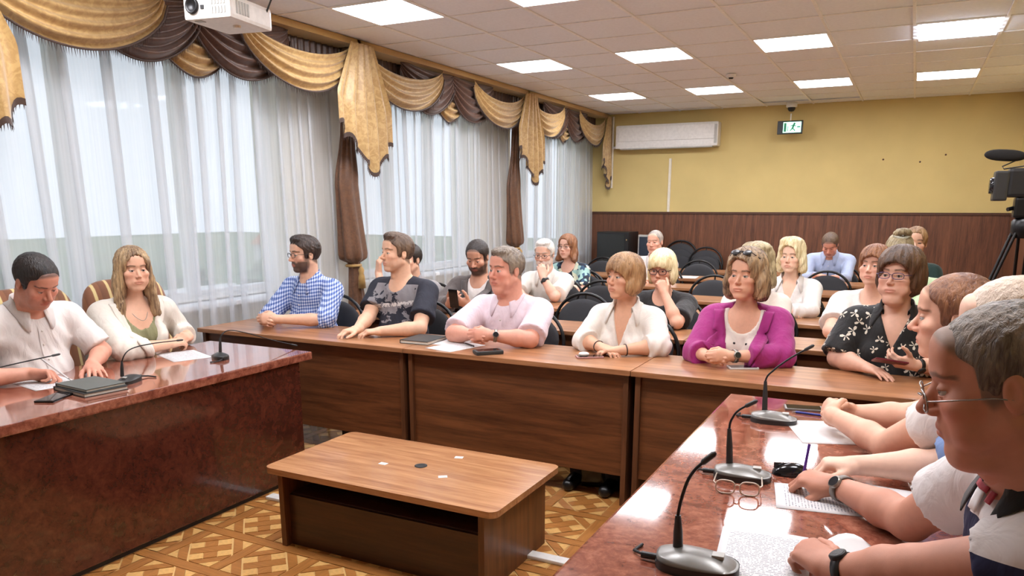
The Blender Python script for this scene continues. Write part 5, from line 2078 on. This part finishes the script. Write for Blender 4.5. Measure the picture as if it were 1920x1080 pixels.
# -- third row
P(label='white-haired man with glasses, hand on his face and black watch', head=(-2.94, 6.39, 1.148), hy=-84, hp=-10, ty=-88, det=1, sw=.19, b=1.05, skin=(226, 180, 156), lean=.08,
  hair=('grey', 'hair_white'), brow=(190, 180, 170), beard=((220, 212, 204), .7), glasses=dict(w=.024, h=.015),
  top=dict(mat='shirt_ivory', sleeve=.85, collar=dict(mat='shirt_ivory'), loose=.024),
  L=arm((-2.835, 6.14, .955), (-2.715, 6.12, .80), (-.30, .22, .92), (-.5, .8, -.1), 'hold', face=(.2, -.9, .2)), R=arm((-3.0, 6.1, .79), (-3.12, 6.22, .80), (.8, -.5, 0), (0, 0, -1), 'relax'), wrist=[('L', 'black')])
P(label='woman with voluminous platinum hair in a white shirt', fem=True, head=(-.815, 6.39, 1.182), hy=-100, hp=0, ty=-90, det=1, sw=.172, b=1.1, skin=(234, 192, 166), lash=.8, lipc=(.80, .38, .38), lean=.05,
  hair=('waves', 'hair_platinum'), brow=(120, 92, 70),
  top=dict(mat='shirt_white', sleeve=1.8, neck=('v', -.18, .34), collar=dict(mat='shirt_white', open=.8), loose=.018),
  R=arm((-.80, 6.10, .80), (-1.0, 6.16, .80), (.95, -.1, 0), (0, 0, -1), 'relax'), L=arm((-.78, 6.07, .79), (-.62, 6.16, .80), (-.95, -.1, 0), (0, 0, -1), 'relax'))
P(label='woman in mint green with a blonde hair bun and pale scrunchie', fem=True, head=(-.07, 6.42, 1.235), hy=-80, hp=-25, ty=-85, det=0, paint_eyes=True, skin=FAIR, hair=('bun', 'hair_ash'), hs=1.06, nb=(-.07, -.13, -.20), lean=.06, sw=.18,
  top=dict(mat='top_mint', name='blouse', sleeve=1.5, neck=('v', -.12, .3)), R=arm((-.22, 6.1, .79), None, (.7, -.6, 0)), L=arm((-.06, 6.1, .79), None, (-.7, -.6, 0)))
# -- further back
P(label='woman with long reddish hair and glasses in a patterned dress', fem=True, head=(-3.165, 7.45, 1.158), hy=-98, ty=-88, det=0, paint_eyes=True, skin=(228, 182, 160), hair=('long_red', 'hair_auburn'), glasses=dict(w=.024, h=.016, mat='glasses_steel'),
  top=dict(mat='dress_floral', name='dress', sleeve=.8, neck=('crew', .0, .075, .08)), R=arm((-3.2, 7.16, .79), None, (.7, -.6, 0)), L=arm((-3.05, 7.16, .79), None, (-.7, -.6, 0)))
P(label='person with light brown hair in dark green by the far desks', fem=True, head=(.035, 7.45, 1.262), hy=-90, ty=-90, det=0, paint_eyes=True, skin=FAIR, hair=('updo', 'hair_darkblond'), hs=1.04,
  top=dict(mat='top_teal', name='blouse', sleeve=1.4), R=arm((-.04, 7.16, .79), None, (.7, -.6, 0)), L=arm((.12, 7.16, .79), None, (-.7, -.6, 0)))
P(label='grey-haired man in a white shirt near the back wall', head=(-2.552, 8.5, 1.178), hy=-95, hp=-4, ty=-88, det=0, paint_eyes=True, skin=(224, 172, 148), hair=('thin', 'hair_grey'), brow=(170, 150, 132),
  top=dict(mat='shirt_white', sleeve=1.6, collar=dict(mat='shirt_white')), R=arm((-2.62, 8.2, .79), None, (.7, -.6, 0)), L=arm((-2.46, 8.2, .79), None, (-.7, -.6, 0)))
P(label='man in a pale blue shirt at the back, head bowed over the desk', head=(-.808, 9.46, 1.148), hy=-92, hp=-38, ty=-90, det=0, paint_eyes=True, skin=RUDDY, hair=('short', 'hair_brown_crop'), nb=(-.12, 0, -.12), lean=.1, sw=.21, b=1.1,
  top=dict(mat='shirt_blue', sleeve=1.7, collar=dict(mat='shirt_blue'), placket=(-.08, -.4)), R=arm((-.88, 9.18, .82), None, (.7, -.6, 0), (0, 0, -1), 'curled'), L=arm((-.72, 9.16, .80), None, (-.7, -.6, 0), (0, 0, -1), 'relax'))
# -- at the glossy desk on the right
r, l = clasp((-.205, 3.02, .815), 155, 1.08)
r['el'], l['el'] = (.06, 3.03, .83), (.0, 2.72, .80)
P(label='man in profile with receding brown hair, hands folded on the glossy desk', head=(.145, 2.74, 1.232), hy=178, hp=-4, ty=158, nb=(-.07, 0, -.19), lean=.10, sw=.19, det=1, skin=(222, 172, 146), arm=1.1, hs=1.06,
  hair=('receding', 'hair_auburn'), brow=(120, 88, 66),
  top=dict(mat='shirt_white', name='t_shirt', sleeve=.32, neck=('crew', .0, .07, .07), loose=.016), R=r, L=l)
P(label='balding fair-haired man in a denim blue shirt behind the polo shirt man', head=(.235, 2.19, 1.27), hy=180, hp=-10, ty=160, nb=(-.07, 0, -.19), lean=.08, sw=.2, det=1, skin=(232, 190, 166), arm=1.15, hs=1.08,
  hair=('thin', 'hair_palefuzz'),
  top=dict(mat='shirt_denim', sleeve=.86, collar=dict(mat='shirt_denim'), loose=.02),
  R=arm((-.07, 2.46, .80), (.15, 2.50, .82), (-.95, -.2, .0), (0, 0, -1), 'curled'), L=arm((.30, 1.98, .66), (.46, 1.94, .80), (-.9, .2, -.1), (0, 0, -1), 'relax'))
P(label='man with glasses in a white and navy polo in the right foreground', head=(.172, 1.60, 1.262), hy=182, hp=-13, ty=200, nb=(-.10, 0, -.155), lean=.10, sw=.2, b=1.2, det=2, skin=(196, 138, 114), hs=1.16, fat=.6, arm=1.14, rosy=1.3,
  hair=('buzz', 'hair_greybrown'), brow=(110, 92, 80), glasses=dict(w=.026, h=.017, z=-.010, y=.112, mat='glasses_steel', r=.0016), lid=.002,
  top=dict(mat='polo_panels', name='polo_shirt', sleeve=.55, collar=dict(mat='collar_black', open=.5, grow=.01), loose=.016, infl=.012),
  patches=[('name_tag', 'paper_white', .02, -.055, .03, .045, .006), ('red_ribbon', 'badge_red', .018, -.032, .05, .010, .01), ('red_pin', 'badge_red', -.022, -.04, .018, .02, .008)],
  R=arm((-.115, 2.25, .795), (.07, 2.03, .81), (-.88, .22, .05), (.2, .25, -.95), 'curled', thumb='pinch', face=(-.3, -.75, .6)),
  L=arm((-.075, 1.68, .80), (.07, 1.60, .87), (-.72, .62, .12), (.35, .15, -.9), 'curled', face=(.1, -.3, .9)), wrist=[('R', 'grey'), ('L', 'black')])
TC = {}
for p in PEOPLE:
    _r, tf_, hf_, a_ = person(p)
    TC[p['label']] = (_r, tf_, hf_, a_)
# ------------------------------------------------------------------ chairs under the seated people
SEATED = {'man in a white': None, 'woman with long blonde': None}
for lab, (ro, tf_, hf_, a_) in TC.items():
    if lab.startswith('man in a white short') or lab.startswith('woman with long blonde'):
        continue
    x_, y_, _ = ro.location
    short = lab.split(',')[0]
    if x_ > .1 and y_ < 3.4:
        chair(x_ + .02, y_, -math.pi / 2, 'black oval back chair under the ' + ' '.join(short.split()[:8]))
    else:
        chair(x_, y_ + .02, 0, 'black oval back chair under the ' + ' '.join(short.split()[:8]))

# ------------------------------------------------------------------ things on the desks
m, nt, b = newmat('paper_text')
v = coords(nt)
sp = N(nt, 'ShaderNodeSeparateXYZ')
nt.links.new(v, sp.inputs[0])
ln = mth(nt, 'FRACT', mth(nt, 'MULTIPLY', sp.outputs[1], 1 / .0085))
n_ = noise(nt, coords(nt, (1, .4, 1)), 260, 1)
tx = mth(nt, 'MULTIPLY', mth(nt, 'LESS_THAN', ln, .38), mth(nt, 'GREATER_THAN', n_.outputs[0], .46))
inx = mth(nt, 'MULTIPLY', mth(nt, 'LESS_THAN', mth(nt, 'ABSOLUTE', sp.outputs[0]), .085), mth(nt, 'LESS_THAN', mth(nt, 'ABSOLUTE', sp.outputs[1]), .125))
nt.links.new(mixc(nt, mth(nt, 'MULTIPLY', tx, inx), lin((214, 212, 212)), lin((140, 140, 148))), b.inputs['Base Color'])
b.inputs['Roughness'].default_value = .7
plain('paper_white', (216, 214, 213), .7, var=.02)
plain('phone_black', (20, 20, 22), .15)
plain('phone_glass', (26, 27, 30), .05)
plain('silver_plastic', (128, 126, 122), .32, metal=.35)
plain('mic_dark', (42, 42, 42), .4)
plain('leather_dark', (48, 50, 50), .5, var=.1, bumpv=.2)
plain('cover_grey_green', (84, 90, 86), .45, bumpv=.1)
plain('page_edge', (206, 200, 188), .8)
plain('pen_purple', (84, 40, 140), .3)
plain('pen_blue', (40, 54, 140), .3)
plain('case_pink', (176, 128, 122), .5)
plain('case_red', (104, 26, 40), .35)
plain('clear_frame', (206, 190, 172), .15)

def paper(x, y, rz, label, w=.21, h=.297, mat='paper_text', z=.75, bend=.004):
    def fn(u, v_):
        return ((u - .5) * w, (v_ - .5) * h, .0012 + bend * (u * (1 - u)) * 2 * (v_ ** 2))
    o = MB().grid(fn, 6, 8).build('paper_sheet', mat)
    o.location = (x, y, z)
    o.rotation_euler = (0, 0, rz)
    so = o.modifiers.new('thick', 'SOLIDIFY')
    so.thickness = .0008
    return tag(o, label, 'paper')
paper(-3.60, 2.16, 1.4, 'white paper sheet the bent man is writing on')
paper(-3.57, 2.93, 1.2, 'white paper sheet in front of the woman with long blonde hair')
paper(-2.36, 3.87, -.25, 'white paper sheet in front of the pink shirt man')
paper(-2.47, 4.03, .1, 'white paper sheet beside the dark closed notebook', mat='paper_white')
paper(-.22, 2.965, .35, 'white paper under the folded hands on the right glossy desk', mat='paper_white')
paper(-.13, 2.25, 1.75, 'printed paper under the hand with the grey watch')
paper(-.24, 1.79, .12, 'printed paper beside the nearest microphone')
paper(-.03, 1.88, .5, 'crumpled white paper beside the bent elbow in the foreground', w=.12, h=.16, mat='paper_white', bend=.06)
paper(.03, 2.36, 1.5, 'white paper edge under the denim sleeve arm', w=.15, h=.2, mat='paper_white')
paper(-2.75, ROW[1] + .25, .2, 'white paper on the second row desk by the phone man', mat='paper_white')
paper(-1.95, ROW[6] + .2, .1, 'white paper on the last row desk', mat='paper_white')
paper(-2.3, ROW[5] + .22, .1, 'white paper on the sixth row desk', mat='paper_white')
paper(-.30, ROW[2] + .22, .1, 'white paper on the third row desk by the platinum blonde woman', mat='paper_white')

def phone(x, y, rz, label, case, w=.075, h=.15, z=.75, th=.009, M=None):
    t = thing('smartphone', label, 'phone', (x, y, z), rz)
    MB().rbox((-w / 2, -h / 2, 0), (w / 2, h / 2, th), .004).build('case', case, t)
    MB().box((-w / 2 + .005, -h / 2 + .008, th), (w / 2 - .005, h / 2 - .008, th + .0006)).build('screen', 'phone_glass', t)
    return t
phone(-3.265, 1.99, .45, 'black smartphone lying near the front edge of the left desk', 'phone_black', .085, .17)
phone(-.71, 4.015, -1.1, 'white cased smartphone in front of the magenta jacket', 'paper_white')
ph = phone(-1.525, 3.925, -1.0, 'pink cased phone lying in front of the white blouse woman', 'case_pink')
eb = thing('earbud_case', 'small white earbud case lying on the pink phone', 'earbud case', (-1.55, 3.905, .7595), -1.0)
ellipsoid_mesh(MB(), (0, 0, .011), (.024, .030, .011), p=.6).build('case', 'paper_white', eb)
MB().tube([(.024 * math.cos(a), .030 * math.sin(a), .012) for a in [2 * math.pi * k / 20 for k in range(21)]], .0008, 4).build('lid_seam', 'ac_grey', eb)
phone(-.325, 3.285, -1.35, 'silver smartphone behind the furthest microphone on the right desk', 'silver_plastic')
pn = thing('pen', 'blue pen lying beside the silver smartphone', 'pen', (-.285, 3.20, .755), 1.5)
MB().tube([(0, -.07, 0), (0, .06, 0)], .0048, 8).build('barrel', 'pen_blue', pn)
MB().tube([(0, .06, 0), (0, .075, 0)], [.004, .001], 8).build('tip', 'silver_plastic', pn)
rd = thing('cased_phone', 'thick dark cased phone in front of the pink shirt man', 'phone', (-2.08, 3.765, .75), -.75)
MB().rbox((-.045, -.08, 0), (.045, .08, .022), .008).build('case', 'leather_dark', rd)
MB().box((-.034, -.065, .022), (.034, .065, .0226)).build('screen', 'phone_glass', rd)
pn = thing('pen', 'dark pen lying on the paper of the pink shirt man', 'pen', (-2.30, 3.93, .7585), 1.0)
MB().tube([(0, -.06, 0), (0, .05, 0)], .0045, 8).build('barrel', 'phone_black', pn)
MB().tube([(0, .05, 0), (0, .064, 0)], [.004, .001], 8).build('tip', 'silver_plastic', pn)

def notebook(x, y, rz, label, w, h, th, cover, z=.75):
    t = thing('notebook', label, 'notebook', (x, y, z), rz)
    MB().rbox((-w / 2, -h / 2, 0), (w / 2, h / 2, .003), .001).build('back_cover', cover, t)
    MB().box((-w / 2 + .003, -h / 2 + .003, .003), (w / 2 - .004, h / 2 - .003, th - .003)).build('pages', 'page_edge', t)
    MB().rbox((-w / 2, -h / 2, th - .003), (w / 2, h / 2, th), .001).build('front_cover', cover, t)
    MB().box((-w / 2, -h / 2, .001), (-w / 2 + .004, h / 2, th - .001)).build('spine', cover, t)
    return t
notebook(-2.635, 3.945, .05, 'dark closed notebook between the T-shirt man and the pink shirt man', .2, .24, .022, 'leather_dark')
notebook(-3.275, 2.165, -.12, 'lower grey-green notebook beside the left desk microphone', .27, .20, .018, 'leather_dark')
notebook(-3.28, 2.17, -.08, 'upper grey-green notebook of the pair on the left desk', .25, .185, .014, 'cover_grey_green', .768)

def microphone(base, rz, neck, label, top='silver_plastic', s=1.0, neckr=.0036):
    """conference microphone: base unit, black socket, gooseneck, capsule"""
    t = thing('desk_microphone', label, 'microphone', base, rz)
    def dome(u, v_):
        a = 2 * math.pi * u
        e = lambda q: math.copysign(abs(q) ** .75, q)
        q = v_
        r_ = 1 if q < .35 else max(0, 1 - (q - .35) / .65) ** .55
        z = .022 * min(1, q / .35) + (0 if q < .35 else .020 * (1 - r_ ** 2))
        x_ = .085 * e(math.cos(a)) * r_ * (1.0 if q > .0 else .97)
        return (s * x_, s * .052 * e(math.sin(a)) * r_, s * (z - .006 * x_ / .085 * (q > .3)))
    MB().grid(dome, 32, 14).build('base', top, t)
    def skirt(u, v_):
        a = 2 * math.pi * u
        e = lambda q: math.copysign(abs(q) ** .75, q)
        return (s * .0865 * e(math.cos(a)), s * .0535 * e(math.sin(a)), s * (.018 * v_))
    MB().grid(skirt, 32, 1).build('base_skirt', 'mic_dark', t)
    MB().rbox((s * .03, -.012 * s, .032 * s), (s * .055, .012 * s, .040 * s), .002).build('talk_button', 'ac_grey', t)
    R_ = Matrix.Rotation(-rz, 3, 'Z')
    nk = [R_ @ (Vector(q) - Vector(base)) for q in neck]
    d = (nk[1] - nk[0])
    MB().tube([nk[0] - Vector((0, 0, .012)), nk[0] + d * .5, nk[0] + d], [.011 * s, .010 * s, .006 * s], 10).build('socket', 'mic_dark', t)
    # smooth gooseneck
    pts = []
    P_ = [nk[0]] + nk + [nk[-1]]
    for i in range(1, len(P_) - 2):
        for k in range(6):
            u = k / 6
            a_, b_, c_, d_ = P_[i - 1], P_[i], P_[i + 1], P_[i + 2]
            pts.append(.5 * ((2 * b_) + (c_ - a_) * u + (2 * a_ - 5 * b_ + 4 * c_ - d_) * u * u + (3 * b_ - a_ - 3 * c_ + d_) * u ** 3))
    pts.append(nk[-1])
    MB().tube(pts, neckr * s, 8).build('gooseneck', 'black_metal', t)
    dd = (pts[-1] - pts[-4]).normalized()
    MB().tube([pts[-1] - dd * .012, pts[-1] - dd * .008, pts[-1] + dd * .022, pts[-1] + dd * .028], [.0048 * s, .0066 * s, .0066 * s, .003 * s], 10).build('capsule', 'mic_dark', t)
    MB().tube([(-.08 * s, 0, .012), (-.11 * s, .004, .010), (-.14 * s, .03, .006), (-.13 * s, .075, .004)], .0038, 6).build('cable', 'dark_rubber', t)
    MB().tube([(-.082 * s, 0, .012), (-.118 * s, .004, .011)], .008 * s, 8).build('plug', 'black_plastic', t)
    return t
microphone((-.405, 3.03, .75), .12, [(-.445, 3.06, .79), (-.452, 3.07, .90), (-.425, 3.08, .945), (-.37, 3.09, .995), (-.31, 3.09, 1.038)], 'silver desk microphone furthest along the right glossy desk')
microphone((-.39, 2.325, .75), .15, [(-.432, 2.335, .79), (-.44, 2.335, .90), (-.43, 2.335, .94), (-.414, 2.34, .962), (-.388, 2.345, .98)], 'silver desk microphone in the middle of the right glossy desk')
microphone((-.365, 1.655, .75), .1, [(-.412, 1.66, .79), (-.416, 1.66, .87), (-.402, 1.66, .945), (-.384, 1.66, .985), (-.36, 1.665, 1.012)], 'silver desk microphone nearest the camera', s=1.1)
microphone((-3.26, 2.35, .75), -1.2, [(-3.30, 2.345, .785), (-3.30, 2.352, .845), (-3.30, 2.40, .895), (-3.30, 2.52, .905), (-3.30, 2.685, .897)], 'dark desk microphone beside the grey-green notebooks', 'mic_dark', .8)
microphone((-3.33, 2.97, .75), 2.6, [(-3.35, 2.99, .785), (-3.35, 2.999, .86), (-3.34, 3.05, .893), (-3.31, 3.15, .868), (-3.26, 3.29, .81), (-3.20, 3.40, .768)], 'dark desk microphone at the far corner of the left desk', 'mic_dark', .8)
microphone((-3.42, 1.66, .75), -1.2, [(-3.45, 1.68, .785), (-3.45, 1.70, .84), (-3.45, 1.76, .88), (-3.45, 1.90, .892), (-3.45, 2.125, .902)], 'desk microphone at the left edge pointing at the writing man', 'mic_dark', .8)

ms = thing('computer_mouse', 'black computer mouse beside the middle microphone', 'mouse', (-.262, 2.425, .75), .25)
def mouse(u, v_):
    a, t_ = 2 * math.pi * u, v_
    e = lambda q: math.copysign(abs(q) ** .85, q)
    r_ = math.sqrt(max(0, 1 - t_ ** 2.2))
    x_ = .055 * e(math.cos(a)) * r_
    return (x_, .032 * e(math.sin(a)) * r_, .038 * t_ * (1 + x_ * 2))
MB().grid(mouse, 28, 14).build('shell', 'phone_black', ms)
MB().tube([(-.035, 0, .028), (-.02, 0, .036)], .004, 8).build('wheel', 'mic_dark', ms)
MB().box((-.05, -.0006, .02), (-.01, .0006, .037)).build('button_gap', 'mic_dark', ms)

sg_ = thing('eyeglasses', 'clear framed eyeglasses lying folded on the right glossy desk', 'eyeglasses', (-.375, 2.17, .75), .15)
mb, lens = MB(), MB()
for s in (-1, 1):
    ring = [(s * .034 + .027 * math.copysign(abs(math.cos(a)) ** .7, math.cos(a)), .0, .022 + .02 * math.copysign(abs(math.sin(a)) ** .7, math.sin(a))) for a in [2 * math.pi * k / 24 for k in range(25)]]
    mb.tube(ring, .0024, 6, False)
    lens.add(ring[:-1], [tuple(range(24))])
    mb.tube([(s * .061, 0, .03), (s * .068, .015, .03), (s * .066, .12, .02), (s * .06, .145, .004)], .0022, 6)
mb.tube([(-.008, 0, .028), (0, .003, .03), (.008, 0, .028)], .0022, 6)
mb.build('frame', 'clear_frame', sg_)
lens.build('lens', 'window_glass', sg_)

# held things, placed at the hands that hold them
def axes_M(o, x, y, z):
    return Matrix(((x[0], y[0], z[0], o[0]), (x[1], y[1], z[1], o[1]), (x[2], y[2], z[2], o[2]), (0, 0, 0, 1)))
def held_phone(c, up, face, label, case):
    up, face = nz(up), nz(face)
    face = nz(face - up * (face @ up))
    t = phone(0, 0, 0, label, case)
    t.matrix_world = axes_M(c, np.cross(up, face), up, face)
    return t
held_phone((-3.04, 4.965, .885), (.05, -.25, .9), (0, .95, .3), 'black smartphone held in both hands by the grey jacket man', 'phone_black')
held_phone((-.03, 4.055, .835), (-.9, -.25, .12), (0, .35, .9), 'dark red smartphone held by the woman in the bow print blouse', 'case_red')
def held_pen(a, b_, label, mat):
    t = thing('pen', label, 'pen', tuple(a))
    d = Vector(b_) - Vector(a)
    MB().tube([d * .1, d], .0042, 8).build('barrel', mat, t)
    MB().tube([(0, 0, 0), d * .1], [.001, .004], 8).build('tip', 'silver_plastic', t)
held_pen((-3.525, 2.235, .753), (-3.60, 2.145, .875), 'thin white pen in the hand of the writing man', 'paper_white')
held_pen((-.215, 2.30, .755), (-.205, 2.33, .885), 'purple pen in the hand with the grey watch', 'pen_purple')
lb = TC['man with glasses in a white and navy polo in the right foreground']

bk = thing('small_radio', 'small black device on the second row desk by the black T-shirt woman', 'device', (-1.40, 5.07, .75), .3)
MB().rbox((-.03, -.045, 0), (.03, .045, .03), .006).build('body', 'phone_black', bk)
MB().tube([(.02, .04, .025), (.02, .06, .04)], .004, 6).build('aerial', 'black_metal', bk)
MB().lathe([(.016, .03), (.015, .034)], 14).build('dial', 'mic_dark', bk)
bg = thing('handbag', 'black handbag on the floor under the front row desk', 'bag', (-3.12, 4.02, 0), .1)
MB().rbox((-.2, -.08, 0), (.2, .08, .26), .035).build('body', 'leather_dark', bg)
for s in (-1, 1):
    MB().tube([(-.1, s * .05, .25), (-.09, s * .05, .36), (0, s * .05, .40), (.09, s * .05, .36), (.1, s * .05, .25)], .009, 8).build('handle', 'black_plastic', bg)
bg = thing('handbag', 'black handbag standing under the middle front row desk', 'bag', (-1.42, 3.98, 0), .3)
MB().rbox((-.15, -.07, 0), (.15, .07, .2), .035).build('body', 'phone_black', bg)
MB().tube([(-.08, 0, .19), (-.07, 0, .28), (.07, 0, .28), (.08, 0, .19)], .008, 8).build('handle', 'black_plastic', bg)

# ------------------------------------------------------------------ video camera on its tripod
vc = thing('video_camera', 'black video camera with foam microphone on a tripod at the right edge', 'video camera', (.60, 5.62, 0))
plain('foam_black', (22, 20, 20), .95, bumpv=.5, bscale=700)
MB().rbox((-.12, -.07, 1.62), (.36, .07, 1.79), .02).build('body', 'black_plastic', vc)
MB().rbox((-.19, -.075, 1.60), (-.115, .075, 1.775), .012).build('lens_hood', 'mic_dark', vc)
MB().lathe([(.05, 0), (.045, .02), (.0, .01)], 20, T(-.19, 0, 1.69) @ Matrix.Rotation(-math.pi / 2, 4, 'Y')).build('lens', 'phone_glass', vc)
MB().tube([(-.02, 0, 1.78), (.02, 0, 1.85), (.22, 0, 1.85), (.26, 0, 1.78)], .014, 8).build('handle', 'black_plastic', vc)
mcf = MB()
ellipsoid_mesh(mcf, (0, 0, 0), (.11, .034, .034), T(-.15, -.03, 1.865) @ Matrix.Rotation(.08, 4, 'Y'), 18, 12, .7)
mcf.build('foam_microphone', 'foam_black', vc)
MB().tube([(-.06, -.02, 1.865), (.1, -.01, 1.855)], .014, 8).build('microphone_holder', 'black_metal', vc)
MB().tube([(-.08, -.03, 1.84), (-.16, -.05, 1.80), (-.15, -.06, 1.785), (-.05, -.06, 1.80)], .004, 6).build('cable', 'dark_rubber', vc)
MB().rbox((-.07, -.06, 1.50), (.09, .06, 1.62), .015).build('tripod_head', 'black_metal', vc)
MB().tube([(-.06, 0, 1.56), (-.1, -.03, 1.55)], .012, 8).build('lock_knob', 'black_plastic', vc)
MB().lathe([(.05, 1.38), (.07, 1.42), (.07, 1.48), (.05, 1.5)], 16).build('tripod_bowl', 'black_metal', vc)
for a in (200, 320, 80):
    ca, sa = math.cos(math.radians(a)), math.sin(math.radians(a))
    e = (-sa, ca)
    lg = MB()
    for s in (-1, 1):
        lg.tube([(.05 * ca + e[0] * .025 * s, .05 * sa + e[1] * .025 * s, 1.42), (.27 * ca + e[0] * .02 * s, .27 * sa + e[1] * .02 * s, .72)], .010, 6)
    lg.tube([(.25 * ca, .25 * sa, .80), (.45 * ca, .45 * sa, .02)], .013, 6)
    l_ = lg.build('leg', 'black_metal', vc)
    MB().lathe([(.02, 0), (.018, .03)], 10, T(.45 * ca, .45 * sa, 0)).build('rubber_foot', 'dark_rubber', l_)
